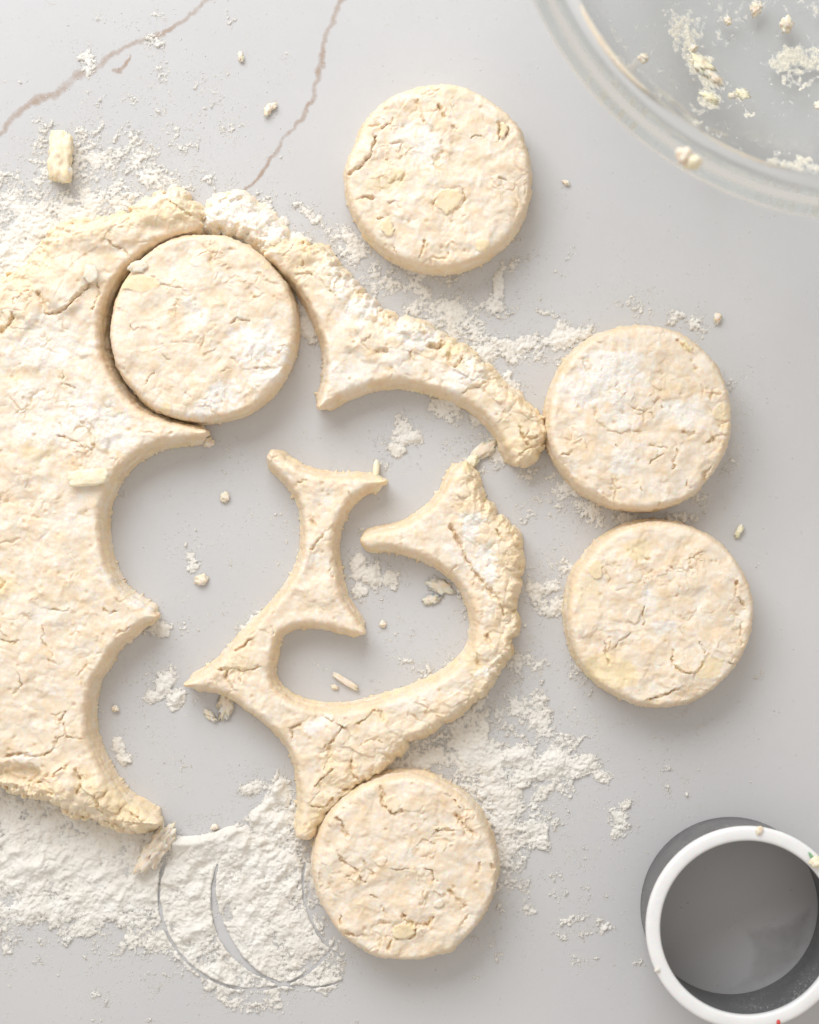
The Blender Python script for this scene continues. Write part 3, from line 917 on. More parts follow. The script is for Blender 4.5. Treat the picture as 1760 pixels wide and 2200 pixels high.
SP1 = {'cracks': [
    (k3([(165, 455), (190, 500), (195, 545), (250, 535), (330, 470), (375, 415)]), 0.7, 2.2, 0), (k3([(412, 405), (410, 480), (395, 520)]), 0.45, 1.4, 0.3),
    (k3([(0, 610), (40, 590), (60, 540)]), 0.9, 2.0, 0), (k3([(120, 440), (60, 480), (50, 560)]), 0.6, 1.4, 0), (k3([(265, 780), (270, 830), (310, 850)]), 0.5, 1.2, 0),
    (k3([(440, 230), (520, 260), (540, 300)]), 0.5, 1.2, 0), (k3([(600, 230), (680, 220), (760, 200)]), 0.7, 1.6, 0), (k3([(720, 70), (780, 110), (830, 130)]), 0.6, 1.6, 0),
    (k6b([(390, 240), (500, 265), (610, 330), (625, 270)]), 0.45, 1.2, 0), (k6b([(0, 660), (5, 640)]), 0.7, 1.2, 0), (k6b([(0, 1190), (30, 1215), (0, 1250)]), 0.9, 1.8, 0),
    (k6b([(280, 1500), (290, 1600), (350, 1690)]), 0.45, 1.2, 0), (k6b([(690, 1380), (720, 1420), (760, 1400)]), 0.5, 1.2, 0), (k6b([(760, 1550), (830, 1520), (880, 1490)]), 0.5, 1.3, 0),
    (k6b([(0, 1580), (60, 1600), (110, 1590)]), 0.5, 1.1, 0), (k6b([(330, 1380), (460, 1390)]), 0.6, 0.9, 0.4), (k6b([(370, 120), (400, 160)]), 0.5, 0.9, 0),
    (k8([(120, 155), (140, 215), (100, 275)]), 0.55, 1.5, 0), (k8([(400, 460), (420, 420), (440, 400)]), 0.5, 1.5, 0.4), (k8([(430, 540), (420, 470)]), 0.4, 1.2, 0), (k8([(355, 630), (375, 580), (415, 550)]), 0.55, 1.7, 0.4),
    (k8([(50, 690), (120, 680), (240, 690), (300, 672), (370, 640)]), 0.6, 1.8, 0), (k8([(360, 820), (400, 780), (440, 760)]), 0.6, 1.8, 0), (k8([(500, 780), (530, 860), (520, 940)]), 0.8, 2.4, 0),
    (k8([(180, 880), (230, 860), (270, 870)]), 1.0, 2.6, 0), (k8([(310, 920), (350, 930)]), 1.0, 2.4, 0), (k8([(640, 960), (660, 1060), (700, 1030)]), 0.7, 2.0, 0), (k8([(860, 1080), (920, 1120)]), 0.7, 1.8, 0),
    (k8([(440, 560), (520, 575)]), 0.5, 1.4, 0), (k8([(330, 50), (360, 70)]), 0.6, 1.2, 0)],
    'lumps': [(138, 612, 55, 62, 20, 2.6), (218, 948, 17, 24, 0, 1.6), (240, 500, 80, 40, 10, 1.5), (350, 450, 60, 35, 0, 2.0), (55, 655, 34, 44, 20, 1.8), (130, 1690, 34, 60, -20, 2.4), (205, 1705, 40, 40, 40, 1.6), (30, 1450, 120, 90, 0, 0.8), (110, 1240, 70, 50, -30, 1.0), (60, 1000, 60, 40, 0, 0.7)],
    'shag': [(240, 1725, 120, 50, -35, 0.9), (60, 1680, 110, 34, 0, 0.75), (370, 460, 80, 40, 20, 0.6), (60, 560, 90, 60, 20, 0.45), (30, 680, 60, 60, 0, 0.5), (230, 470, 120, 40, 10, 0.35)],
    'low': [(40, 1662, 55, 22, 0, -5.0)],
    'butter': [(80, 965, 36, 26, 10, 0, 0.55), (8, 1262, 26, 26, 0, 0, 0.7), (370, 452, 50, 24, 10, 0, 0.55), (225, 1560, 20, 60, 5, 0, 0.3), (20, 1100, 20, 20, 0, 0.4, 0.2), (270, 1730, 60, 26, -35, 0, 0.5), (120, 1290, 30, 20, 0, 0, 0.3)],
    'flour': [(185, 890, 70, 60, 0, 0.85), (100, 740, 110, 90, 0, 0.55), (95, 745, 16, 22, 0, 0.9), (80, 930, 80, 40, 0, 0.6), (240, 940, 70, 40, 0, 0.7), (260, 905, 40, 26, 0, 0.8), (60, 860, 80, 60, 0, 0.45), (160, 1100, 50, 60, 0, 0.35), (200, 1020, 40, 60, 0, 0.35),
              (270, 1272, 80, 14, -42, 0.85), (300, 1300, 34, 12, -30, 1.0), (80, 1320, 60, 40, 0, 0.25), (50, 1626, 26, 10, 0, 0.8), (330, 420, 90, 30, 15, 0.35)], 'crack': 0.9}
me, H1 = make_sheet('dough_sheet', O1, R1, 16.5, 600, SP1, '', 4.0)
dough_sheet = put('dough_sheet', me, M_DOUGH, None, 'largest piece of rolled dough with scalloped cut edge, running off the left side', 'dough')
dough_sheet.location.z = 0.0001

k4 = lambda pts: zr(pts, 560, 480, 0.3942)
O2 = [(568, 549), (588, 531), (627, 517), (670, 523), (706, 543), (733, 575), (749, 602), (781, 626), (800, 650), (834, 676), (875, 686), (915, 698), (954, 722), (994, 748), (1033, 776), (1072, 818), (1104, 847), (1143, 878), (1163, 898), (1179, 937), (1155, 969), (1147, 992), (1108, 1000)]
R2 = [.3, .8] + [1] * 6 + [.9] * 10 + [.8] * 5
a = [(1088, 965), (1072, 929), (1045, 898), (1013, 870), (970, 849), (915, 831), (860, 821), (812, 825), (769, 837), (730, 854), (684, 881), (697, 835), (705, 787), (700, 740), (686, 701), (666, 657), (645, 622), (611, 588), (588, 567)]
O2 += a; R2 += [0] * len(a)
SP2 = {'cracks': [(k4([(640, 700), (670, 690), (690, 700)]), 0.9, 2.2, 0), (k4([(920, 660), (960, 670), (1000, 655)]), 1.1, 2.8, 0.3), (k4([(1030, 700), (1025, 750), (1060, 790), (1100, 740)]), 0.9, 2.3, -0.4), (k4([(380, 370), (410, 400)]), 0.6, 1.4, 0),
                  (k4([(820, 700), (830, 760)]), 0.8, 1.4, 0), (k4([(1410, 1110), (1425, 1160), (1460, 1200)]), 0.6, 2.0, 0), (k4([(1470, 1130), (1440, 1170), (1510, 1160)]), 0.5, 1.5, 0), (k4([(1420, 1260), (1480, 1210), (1540, 1190)]), 0.8, 2.0, 0),
                  (k4([(230, 210), (240, 260), (280, 280)]), 0.5, 1.4, 0), (k4([(1100, 920), (1220, 870)]), 0.5, 1.2, 0), (k4([(600, 700), (560, 650), (610, 610)]), 0.4, 0.9, 0)],
       'lumps': [(640, 560, 40, 40, 0, 1.0), (800, 740, 90, 40, -20, 1.2), (1010, 800, 45, 28, -30, 1.3), (905, 715, 60, 20, -15, 1.0)],
       'shag': [(640, 545, 50, 40, -30, 0.5), (1140, 960, 50, 45, 0, 0.55), (980, 745, 45, 26, -30, 0.45), (1110, 900, 40, 60, 40, 0.3)],
       'butter': [(970, 748, 26, 14, 0, 0, 0.7), (1120, 930, 60, 40, -40, 0, 0.45), (1140, 970, 34, 26, 0, 0, 0.5), (660, 590, 40, 40, 0, 0, 0.3), (1010, 840, 60, 14, -35, 0, 0.3)],
       'flour': [(780, 660, 60, 40, 30, 0.95), (740, 610, 50, 44, 0, 0.7), (890, 720, 80, 30, -15, 0.85), (1000, 810, 52, 36, 20, 1.0), (720, 560, 50, 44, 0, 0.5), (740, 800, 60, 60, 0, 0.5), (860, 770, 50, 34, 0, 0.5)]}
me, H2 = make_sheet('scrap', O2, R2, 15.0, 700, SP2, '', 8.0, raww=6.0, f_raw=0.62, f_cut=0.28)
o = put('dough_scrap', me, M_DOUGH, None, 'curved arm of leftover dough between the cut-in round and the flour-dusted round', 'dough', 'leftover dough scraps')
o.location.z = 0.0001

O3 = [(576, 987), (587, 968), (615, 987), (651, 1010), (697, 1022), (733, 1026), (769, 1024), (801, 1028), (836, 1032), (819, 1042), (787, 1050), (760, 1070), (737, 1098), (722, 1134), (718, 1175), (720, 1211), (727, 1247), (739, 1288), (760, 1322), (787, 1362), (733, 1352), (697, 1343), (660, 1339), (624, 1346), (598, 1362), (589, 1392), (585, 1419), (579, 1438), (583, 1461), (597, 1482), (624, 1503), (660, 1517), (706, 1524), (755, 1522), (810, 1508), (859, 1494), (905, 1477), (950, 1453), (986, 1428), (1013, 1392), (1021, 1356), (1018, 1315), (1006, 1279), (986, 1247), (954, 1220), (914, 1198), (868, 1182), (832, 1175), (788, 1176), (776, 1157), (805, 1143), (855, 1134), (891, 1116), (927, 1089), (954, 1058), (968, 1026)]
R3 = [0] * len(O3)
a = [(981, 1001), (1000, 992), (1018, 1017), (1027, 1049), (1040, 1085), (1072, 1107), (1099, 1130), (1117, 1175), (1119, 1211), (1113, 1257), (1108, 1302), (1106, 1347), (1094, 1392), (1072, 1433), (1049, 1476), (1013, 1509), (963, 1545), (914, 1572), (877, 1594), (841, 1631), (801, 1667), (764, 1689), (737, 1712), (706, 1744), (683, 1775), (669, 1798)]
O3 += a; R3 += [.6, .7, .8, .9, 1, 1, 1, 1, 1, 1, .9, .8, .8, .7, .7, .6, .5, .6, .7, .8, .7, .5, .5, .4, .3, .3]
a = [(638, 1793), (647, 1744), (647, 1694), (640, 1644), (624, 1603), (597, 1570), (556, 1536), (502, 1497), (470, 1482), (439, 1477), (397, 1470), (448, 1443), (489, 1406), (529, 1361), (570, 1320), (611, 1275), (633, 1238), (650, 1198), (655, 1153), (652, 1094), (637, 1058), (611, 1026)]
O3 += a; R3 += [0] * len(a)
k7 = lambda pts: zr(pts, 380, 940, 0.4522)
k9 = lambda pts: zr(pts, 380, 1400, 0.4522)
SP3 = {'cracks': [(k7([(640, 395), (650, 410)]), 0.9, 1.5, 0), (k7([(650, 530), (675, 480), (690, 460)]), 0.7, 1.5, 0), (k7([(580, 205), (610, 208)]), 0.5, 1.0, 0), (k7([(735, 580), (740, 660)]), 0.5, 1.2, 0), (k7([(820, 260), (835, 270)]), 0.5, 1.2, 0),
                  (k7([(270, 1015), (320, 990), (350, 960)]), 0.7, 2.0, 0.4), (k7([(205, 1100), (240, 1095), (235, 1150), (260, 1180)]), 0.9, 2.4, 0), (k7([(300, 1110), (305, 1160)]), 0.5, 1.4, 0), (k7([(455, 900), (460, 930)]), 0.5, 1.2, 0), (k7([(250, 1100), (330, 1105), (400, 1090)]), 0.5, 1.2, 0.3),
                  (k7([(1300, 420), (1340, 500), (1380, 590), (1420, 650), (1500, 740)]), 0.8, 2.4, -0.4), (k7([(1500, 750), (1540, 780), (1560, 850)]), 0.8, 2.0, 0), (k7([(1480, 940), (1490, 1000)]), 0.8, 1.8, 0), (k7([(1430, 1040), (1440, 1100)]), 0.8, 1.8, 0), (k7([(1520, 440), (1560, 500)]), 0.6, 1.6, 0),
                  (k9([(545, 400), (545, 370), (580, 345)]), 0.7, 1.8, 0), (k9([(700, 455), (740, 420), (770, 380), (790, 350), (820, 410)]), 0.5, 1.6, 0), (k9([(735, 490), (725, 450)]), 0.8, 1.8, 0), (k9([(690, 300), (740, 330), (800, 360)]), 0.4, 1.3, 0),
                  (k9([(860, 340), (920, 300), (945, 280)]), 0.5, 1.3, 0.5), (k9([(965, 280), (975, 320)]), 0.8, 1.8, 0), (k9([(830, 520), (830, 580), (860, 610)]), 0.7, 1.8, 0), (k9([(660, 640), (700, 590), (740, 560)]), 0.5, 1.6, 0), (k9([(790, 660), (830, 650)]), 1.1, 2.8, 0),
                  (k9([(640, 730), (690, 740), (740, 700)]), 0.6, 1.8, 0), (k9([(970, 440), (960, 420)]), 0.5, 1.2, 0), (k9([(700, 560), (720, 500)]), 0.5, 1.3, 0)],
       'lumps': [(610, 1390, 20, 40, 10, 0.8), (700, 1270, 50, 40, 0, 0.8), (700, 1590, 60, 50, 0, 0.7), (720, 1660, 36, 26, 30, 1.4), (1090, 1180, 30, 60, 0, 1.0)],
       'shag': [(1075, 1180, 46, 130, 12, 0.65), (1005, 1060, 34, 60, 0, 0.55), (1055, 1390, 42, 70, -20, 0.55), (735, 1640, 60, 60, 0, 0.6), (690, 1720, 40, 50, 0, 0.5), (930, 1540, 90, 26, 28, 0.35), (510, 1430, 34, 40, 0, 0.35), (1100, 1280, 26, 50, 0, 0.6)],
       'butter': [(600, 1395, 20, 30, 0, 0, 0.55), (1010, 1002, 18, 12, 40, 0, 0.9), (670, 1760, 40, 40, 0, 0, 0.5), (810, 1160, 20, 12, 0, 0, 0.5), (1020, 1420, 20, 26, 0, 0, 0.5), (520, 1420, 40, 26, 30, 0, 0.35), (800, 1540, 50, 16, 12, 0, 0.35), (1080, 1120, 30, 16, -20, 0, 0.4), (820, 1035, 16, 10, 0, 0, 0.7)],
       'flour': [(1010, 1130, 30, 40, -30, 1.0), (1040, 1200, 30, 40, -20, 1.0), (1050, 1245, 20, 34, -10, 1.0), (1000, 1200, 50, 60, -20, 0.45), (680, 1197, 11, 9, 0, 1.0), (1040, 1440, 20, 14, 30, 0.7), (680, 1560, 30, 14, 20, 0.7), (700, 1080, 16, 10, 0, 0.6), (900, 1500, 80, 22, 22, 0.25)], 'crack': 0.85}
me, H3 = make_sheet('scrap_loop', O3, R3, 13.5, 800, SP3, '', 7.0, cutw=2.6, raww=5.5, f_raw=0.55, f_cut=0.28, flare=2.2)
o = put('dough_scrap', me, M_DOUGH, None, 'looping leftover dough shaped like a hooked figure in the middle of the counter', 'dough', 'leftover dough scraps')
o.location.z = 0.0001

O4 = [(436, 452), (470, 425), (510, 416), (548, 432), (580, 462), (606, 492), (622, 520), (600, 545), (585, 556), (560, 530), (530, 512), (490, 500), (450, 494), (436, 480)]
SP4 = {'shag': [(530, 480, 130, 90, 0, 0.8)], 'flour': [(530, 470, 160, 110, 0, 1.0), (480, 450, 90, 60, 0, 1.0), (580, 510, 80, 60, 0, 1.0)], 'crack': 0.6}
me, H4 = make_sheet('strip', O4, [1] * len(O4), 8.0, 850, SP4, '', 4.0, raww=6.0, f_raw=0.8)
o = put('dough_scrap', me, M_DOUGH, None, 'white floury crust of dough edging the top of the cut-in round', 'dough', 'leftover dough scraps')
o.location.z = 0.0001

# ------------------------------------------------------------------ loose lumps, crumbs, flakes


def ico(sub=3):
    import bmesh
    bm = bmesh.new()
    bmesh.ops.create_icosphere(bm, subdivisions=sub, radius=1.0)
    v = np.array([x.co[:] for x in bm.verts])
    f = np.array([[q.index for q in x.verts] for x in bm.faces])
    bm.free()
    return v, f


ICO = {k: ico(k) for k in (2, 3, 4)}


def lump_mesh(name, rx, ry, rz, seed, rough=0.55, box=0.0, sub=3, freq=2.1):
    v, f = ICO[sub]
    p = v.copy()
    if box:
        m = np.abs(p).max(1, keepdims=True)
        p = p * (1 - box) + (p / m) * box * 0.92
    u_ = v * np.array([rx, ry, rz]) / min(rx, ry) * 0.8
    u_[:, 2] = v[:, 2]
    n = perlin3(u_[:, 0] * freq + 7, u_[:, 1] * freq, u_[:, 2] * freq, seed) + 0.5 * perlin3(u_[:, 0] * freq * 2.1, u_[:, 1] * freq * 2.1 + 5, u_[:, 2] * freq * 2.1, seed + 1) + 0.3 * perlin3(u_[:, 0] * freq * 4.3, u_[:, 1] * freq * 4.3 + 5, u_[:, 2] * freq * 4.3, seed + 2)
    p = p * (1 + rough * n)[:, None]
    p = p * np.array([rx, ry, rz * 0.8])
    p[:, 2] = np.maximum(p[:, 2], -0.72 * rz)
    p[:, 2] -= p[:, 2].min()
    return mesh_np(name, p * 0.001, f, {'coat': np.clip(0.6 + 0.6 * perlin(p[:, 0] / 2, p[:, 1] / 2, seed + 6), 0, 1), 'butter': np.zeros(len(p)), 'flour': np.clip(0.25 + 0.8 * perlin(p[:, 0] / 1.2, p[:, 1] / 1.2, seed + 5), 0, 1)})


def lump(name, px, py, rxp, ryp, rz, rot, mat, seed, label, cat, group=None, z=0.1, parent=None, **kw):
    k = 1000.0 / S
    me = lump_mesh(name, rxp * k, ryp * k, rz, seed, **kw)
    o = put(name, me, mat, parent, label, cat, group)
    x, y = pm(px, py, z)
    o.location = (x / 1000, y / 1000, z / 1000)
    o.rotation_euler = (0, 0, math.radians(rot))
    return o


lump('butter_stick', 134, 340, 25, 55, 5.5, -4, M_STICK, 901, 'pale yellow stick of grated butter lying in flour above the dough', 'butter', z=0.6, rough=0.28, box=0.7, sub=4, freq=2.6)
lump('butter_crumb', 146, 374, 11, 17, 3.2, -25, M_DOUGH, 903, 'small floury dough bit leaning on the butter stick', 'crumb', z=3.2, rough=0.3)
G = 'loose crumbs on the counter'
lump('dough_crumb', 518, 123, 6, 11, 1.3, 10, M_DOUGH, 910, 'tiny dough crumb between the two brown veins, nearer the top edge', 'crumb', G)
lump('dough_crumb', 576, 238, 7, 14, 1.6, -25, M_DOUGH, 911, 'tiny dough crumb just left of the upright brown vein', 'crumb', G)
lump('dough_crumb', 587, 229, 9, 7, 1.3, 25, M_DOUGH, 912, 'rounder half of the crumb pair left of the upright vein', 'crumb', G)
lump('dough_crumb', 1541, 684, 8, 11, 1.5, -15, M_DOUGH, 913, 'tiny dough crumb above and right of the flour-dusted round', 'crumb', G)
lump('dough_crumb', 1587, 1141, 6, 15, 1.4, -25, M_BUTTER, 914, 'tiny yellowish sliver right of the gap between the two right rounds', 'crumb', G, box=0.5)
lump('dough_crumb', 1216, 393, 9, 5, 0.9, -35, M_DOUGH, 915, 'tiny crumb alone between the top round and the bowl rim', 'crumb', G)
lump('dough_crumb', 248, 1522, 8, 7, 1.3, 0, M_DOUGH, 916, 'single round crumb just inside the lower left cut-out', 'crumb', G)
lump('dough_crumb', 433, 1246, 14, 11, 1.5, 10, M_DOUGH, 917, 'angular crumb alone in the cut-out beside the large dough sheet', 'crumb', G, rough=0.6)
lump('dough_crumb', 483, 1068, 10, 11, 1.2, 0, M_DOUGH, 918, 'small crumb in the cut-out right of the butter flake', 'crumb', G, rough=0.6)
lump('dough_crumb', 617, 1267, 20, 12, 1.4, 40, M_DOUGH, 919, 'thin crumb flake against the waist of the looping scrap', 'crumb', G, rough=0.5)
lump('dough_crumb', 461, 1776, 8, 7, 1.3, 0, M_DOUGH, 920, 'round crumb sitting just above the curved flour wall', 'crumb', G)
lump('dough_crumb', 822, 1341, 7, 7, 1.0, 0, M_DOUGH, 921, 'little crumb right of the pointed tip inside the loop', 'crumb', G)
lump('dough_shaving', 742, 1463, 33, 7, 1.5, -32, M_DOUGH, 922, 'long thin dough shaving lying inside the dough loop', 'shaving', rough=0.3, box=0.4)
lump('dough_crumb', 720, 1476, 8, 5, 0.8, -20, M_DOUGH, 923, 'small chip beside the long shaving inside the loop', 'crumb', G)
lump('dough_flake', 488, 1510, 17, 36, 1.4, -10, M_DOUGH, 924, 'thin curled dough flake under the left tip of the looping scrap', 'flake', rough=0.8, freq=2.8)
lump('dough_flake', 452, 1537, 17, 7, 1.2, -40, M_DOUGH, 925, 'small curved dough flake left of the thin curled one', 'flake', rough=0.8, freq=2.8)
lump('dough_sliver', 337, 1822, 20, 58, 4.0, -38, M_DOUGH, 926, 'torn dough sliver stuck on the flour below the sheet tip', 'dough', z=1.0, rough=0.6, sub=4, freq=2.4)
lump('dough_shaving', 808, 1014, 7, 26, 2.5, -5, M_BUTTER, 927, 'short yellow shaving standing at the right tip of the hourglass dough', 'shaving', rough=0.25, box=0.5)
lump('dough_crumb', 449, 951, 13, 11, 2.0, 0, M_DOUGH, 928, 'crumb at the end of the sheet tip under the cut-in round', 'crumb', G, rough=0.5)
lump('dough_flake', 945, 1260, 26, 15, 0.8, -15, M_DOUGH, 929, 'flat pale flake inside the loop near its right wall', 'flake', rough=0.8, freq=2.8)
lump('dough_flake', 928, 1288, 17, 11, 0.8, 10, M_DOUGH, 930, 'lower of two pale flakes inside the loop near its right wall', 'flake', rough=0.8, freq=2.8)
lump('dough_crumb', 1040, 968, 30, 15, 1.6, 35, M_DOUGH, 931, 'floury crumb bridging the loop top and the end of the curved arm', 'crumb', G, rough=0.7, freq=2.6)
lump('dough_crumb', 1013, 994, 16, 11, 2.4, 40, M_BUTTER, 932, 'yellowish crumb stuck at the top point of the loop', 'crumb', G, rough=0.6)
# flakes pressed into the dough: parts of the piece they are stuck to
lump('butter_flake', 192, 1026, 44, 18, 2.4, 6, M_BUTTER, 940, 'flat cream butter flake on the sheet edge', None, z=17.2, parent=dough_sheet, rough=0.16, box=0.6, sub=4, freq=2.2)
lump('dough_flake', 196, 588, 15, 19, 0.8, 10, M_DOUGH, 941, 'white floury flake', None, z=18.4, parent=dough_sheet, rough=0.5)
f2 = lump('dough_flake', 297, 573, 20, 12, 0.7, 10, M_DOUGH, 942, 'white floury flake', None, z=18.7, rough=0.4)
f2.parent = biscuit2
f2.location = (f2.location.x - biscuit2.location.x, f2.location.y - biscuit2.location.y, f2.location.z)

# ------------------------------------------------------------------ flour
# (cx, cy, rx, ry, rotation, density) in photograph pixels
FL = [
    # above the sheet, left
    (200, 330, 190, 90, 5, .42), (300, 400, 150, 40, 8, .6), (1010, 640, 110, 60, -20, .4), (420, 260, 120, 90, 0, .2), (60, 540, 130, 90, 0, 1.0), (30, 470, 90, 70, 0, .85), (150, 450, 130, 60, 10, .85), (260, 420, 90, 45, 20, .7), (70, 400, 90, 50, 0, .62), (170, 360, 130, 50, 10, .5),
    (270, 340, 90, 60, 0, .52), (360, 330, 70, 50, 0, .46), (270, 300, 40, 40, 0, .55), (60, 360, 60, 40, 0, .45), (220, 250, 160, 50, 10, .22), (330, 400, 70, 30, 0, .5),
    (195, 140, 26, 26, 20, .48), (330, 85, 28, 18, 0, .52), (345, 35, 18, 14, 0, .38), (352, 140, 16, 44, 0, .34), (450, 200, 130, 70, -10, .16), (410, 160, 60, 50, 0, .2), (360, 370, 90, 50, 0, .36),
    # floury rim over the cut-in round
    (500, 440, 46, 28, -20, 1.15), (545, 470, 62, 44, -35, 1.25), (590, 515, 44, 26, -30, 1.15), (470, 470, 50, 30, 0, 1.1), (608, 478, 12, 11, 0, 1.1), (640, 520, 40, 20, 0, .8), (520, 500, 50, 26, -20, 1.0),
    # right of the arm
    (676, 468, 44, 13, -38, .8), (725, 505, 52, 26, -38, .72), (765, 550, 50, 40, -30, .62), (740, 530, 60, 30, -30, .6), (800, 590, 60, 30, -20, .5), (860, 630, 90, 36, -14, .78), (920, 650, 90, 40, -20, .85), (980, 690, 62, 50, -35, .85), (900, 600, 70, 24, -10, .55),
    (1040, 770, 50, 26, -40, .8), (1080, 820, 34, 26, -40, .7), (1010, 720, 40, 40, 0, .7), (1060, 740, 40, 26, 0, .5),
    (1140, 735, 70, 26, 6, .78), (1215, 722, 56, 24, 10, .76), (1110, 765, 60, 24, 0, .55), (1050, 660, 40, 22, 0, .5), (1100, 665, 46, 16, 0, .45), (1165, 672, 30, 10, -12, .5), (1072, 610, 13, 34, -10, .68), (1100, 565, 34, 18, 30, .42), (1135, 555, 16, 16, 0, .35),
    (960, 872, 44, 34, -10, .82), (1028, 895, 16, 24, -30, .75), (865, 930, 20, 34, 0, .85), (888, 940, 24, 16, 0, .8), (855, 965, 20, 18, 0, .8), (1060, 965, 44, 34, 0, .72), (1020, 1000, 30, 26, 20, .6),
    (660, 690, 18, 56, 10, .78), (680, 720, 22, 26, 0, .55), (650, 650, 16, 40, 10, .6),
    # round the right-hand rounds
    (1370, 655, 50, 22, 0, .34), (1470, 690, 46, 26, -20, .42), (1390, 630, 26, 16, 0, .3), (1572, 815, 16, 34, 0, .45), (1580, 865, 12, 20, 0, .35), (1560, 1000, 30, 26, 30, .4), (1500, 1080, 34, 26, 30, .45), (1450, 1110, 60, 22, 15, .5),
    (1150, 1010, 50, 36, 0, .5), (1205, 1040, 60, 34, -30, .52), (1260, 1090, 80, 34, -25, .62), (1330, 1125, 80, 24, 0, .55), (1180, 1080, 60, 34, 0, .36), (1140, 1110, 34, 26, 0, .4), (1200, 1180, 26, 50, 10, .32), (1165, 1265, 32, 26, 0, .92), (1185, 1300, 40, 24, 0, .75), (1130, 1330, 40, 60, 0, .3), (1115, 1420, 40, 60, 10, .42), (1215, 1230, 20, 60, 0, .35), (1245, 1445, 24, 20, -40, .5),
    # inside the holes
    (770, 1215, 28, 30, 0, .75), (800, 1240, 34, 26, -20, .85), (835, 1245, 18, 22, 20, .8), (775, 1265, 20, 18, 0, .6), (772, 1145, 30, 14, 0, .5), (815, 1010, 20, 20, 0, .4), (880, 1420, 34, 40, 0, .3), (915, 1430, 20, 26, 0, .45), (980, 1430, 30, 40, -20, .4), (870, 1380, 40, 50, 0, .2), (1000, 1280, 18, 60, 10, .5), (900, 1195, 34, 12, -15, .6),
    (362, 1455, 24, 22, 0, .85), (345, 1478, 16, 26, 0, .7), (378, 1500, 26, 24, 0, .85), (325, 1500, 16, 14, 0, .6), (408, 1210, 16, 22, 0, .5), (540, 1340, 40, 16, 40, .55), (500, 1380, 30, 12, 45, .4), (255, 1600, 12, 18, 0, .65), (268, 1632, 20, 16, 0, .7), (345, 1345, 34, 20, -20, .68), (400, 1350, 34, 12, 0, .3), (480, 960, 60, 9, -18, .3), (440, 1180, 60, 50, 0, .14), (560, 1120, 70, 30, 20, .12), (350, 1620, 90, 60, -40, .13), (330, 1580, 40, 30, 0, .2),
    (555, 1690, 40, 18, 20, .72), (590, 1665, 12, 26, 10, .55), (545, 1720, 16, 8, 0, .4), (470, 1450, 40, 14, 0, .35), (700, 1040, 120, 60, 0, .06),
    # drift right of the lower loop
    (1040, 1540, 50, 50, 0, .8), (1030, 1610, 80, 70, 20, 1.0), (1100, 1650, 80, 60, 0, 1.0), (950, 1625, 100, 34, 10, .72), (880, 1640, 70, 24, 20, .66), (1180, 1560, 44, 40, 0, .74), (1160, 1520, 26, 34, 0, .6), (1190, 1640, 56, 40, -10, .92), (1250, 1640, 50, 22, -10, .85), (1290, 1665, 26, 14, 0, .6), (1180, 1700, 40, 26, 0, .7), (1060, 1720, 90, 50, 0, .9), (1110, 1770, 56, 60, 0, .85), (1080, 1830, 46, 60, 0, .82), (1140, 1800, 50, 34, 0, .62), (1090, 1900, 44, 50, 0, .5), (1000, 1700, 60, 40, 0, .8), (1000, 1500, 30, 30, 0, .5), (1170, 1600, 90, 80, 0, .55), (1130, 1560, 90, 80, 0, .6), (930, 1600, 110, 40, 20, .6), (1120, 1720, 100, 90, 0, .7),
    (1322, 1752, 22, 24, 20, .62), (1345, 1730, 26, 12, 25, .5), (1330, 1785, 24, 16, 20, .6), (1432, 1670, 16, 34, 10, .52), (1475, 1715, 10, 26, 15, .4), (1195, 1880, 18, 16, 0, .62), (1205, 1915, 20, 14, 0, .45), (1230, 1975, 40, 12, 20, .5), (1225, 2010, 40, 20, 0, .42), (1295, 1985, 16, 20, 0, .5), (1140, 1955, 16, 12, 0, .45), (1258, 1905, 14, 12, 0, .4), (1240, 2060, 40, 30, 0, .18), (1240, 1840, 60, 40, 0, .18), (1050, 1985, 60, 40, 0, .2),
    (1440, 2000, 200, 200, 0, .03), (1640, 1480, 60, 90, 0, .07), (1520, 1560, 60, 40, 0, .09),
    # drift at the lower left
    (60, 1750, 120, 60, -10, .8), (90, 1840, 170, 110, 0, 1.2), (230, 1880, 150, 110, 0, 1.15), (60, 1930, 130, 80, 0, .95), (170, 1960, 150, 70, 0, .85), (330, 1900, 100, 110, 0, 1.15), (430, 1880, 100, 90, 0, 1.2), (420, 1980, 90, 90, 0, 1.05), (480, 1820, 120, 46, 8, 1.5), (370, 1800, 60, 34, 10, 1.3), (560, 1870, 120, 100, 0, 1.15),
    (590, 1780, 54, 80, 10, 1.1), (606, 1710, 20, 40, 0, .95), (560, 1990, 110, 90, 0, 1.05), (500, 2075, 80, 60, 0, 1.0), (590, 2090, 100, 46, 0, 1.0), (650, 2020, 60, 80, 0, .9), (690, 2060, 50, 50, 0, .75), (330, 2020, 90, 50, 0, .5), (100, 2010, 130, 34, 0, .5), (260, 2030, 80, 40, 0, .52), (20, 2010, 50, 40, 0, .6), (640, 1900, 40, 110, 0, .75), (650, 1800, 40, 60, 0, .62),
    (330, 2110, 40, 26, 0, .36), (215, 2145, 26, 26, 0, .4), (285, 2105, 26, 20, 0, .34), (470, 2130, 50, 30, 0, .55), (560, 2150, 90, 26, 0, .3), (330, 2150, 160, 40, 0, .1), (120, 2080, 120, 50, 0, .1), (680, 2110, 60, 22, 0, .7), (250, 2190, 30, 10, 0, .2),
]


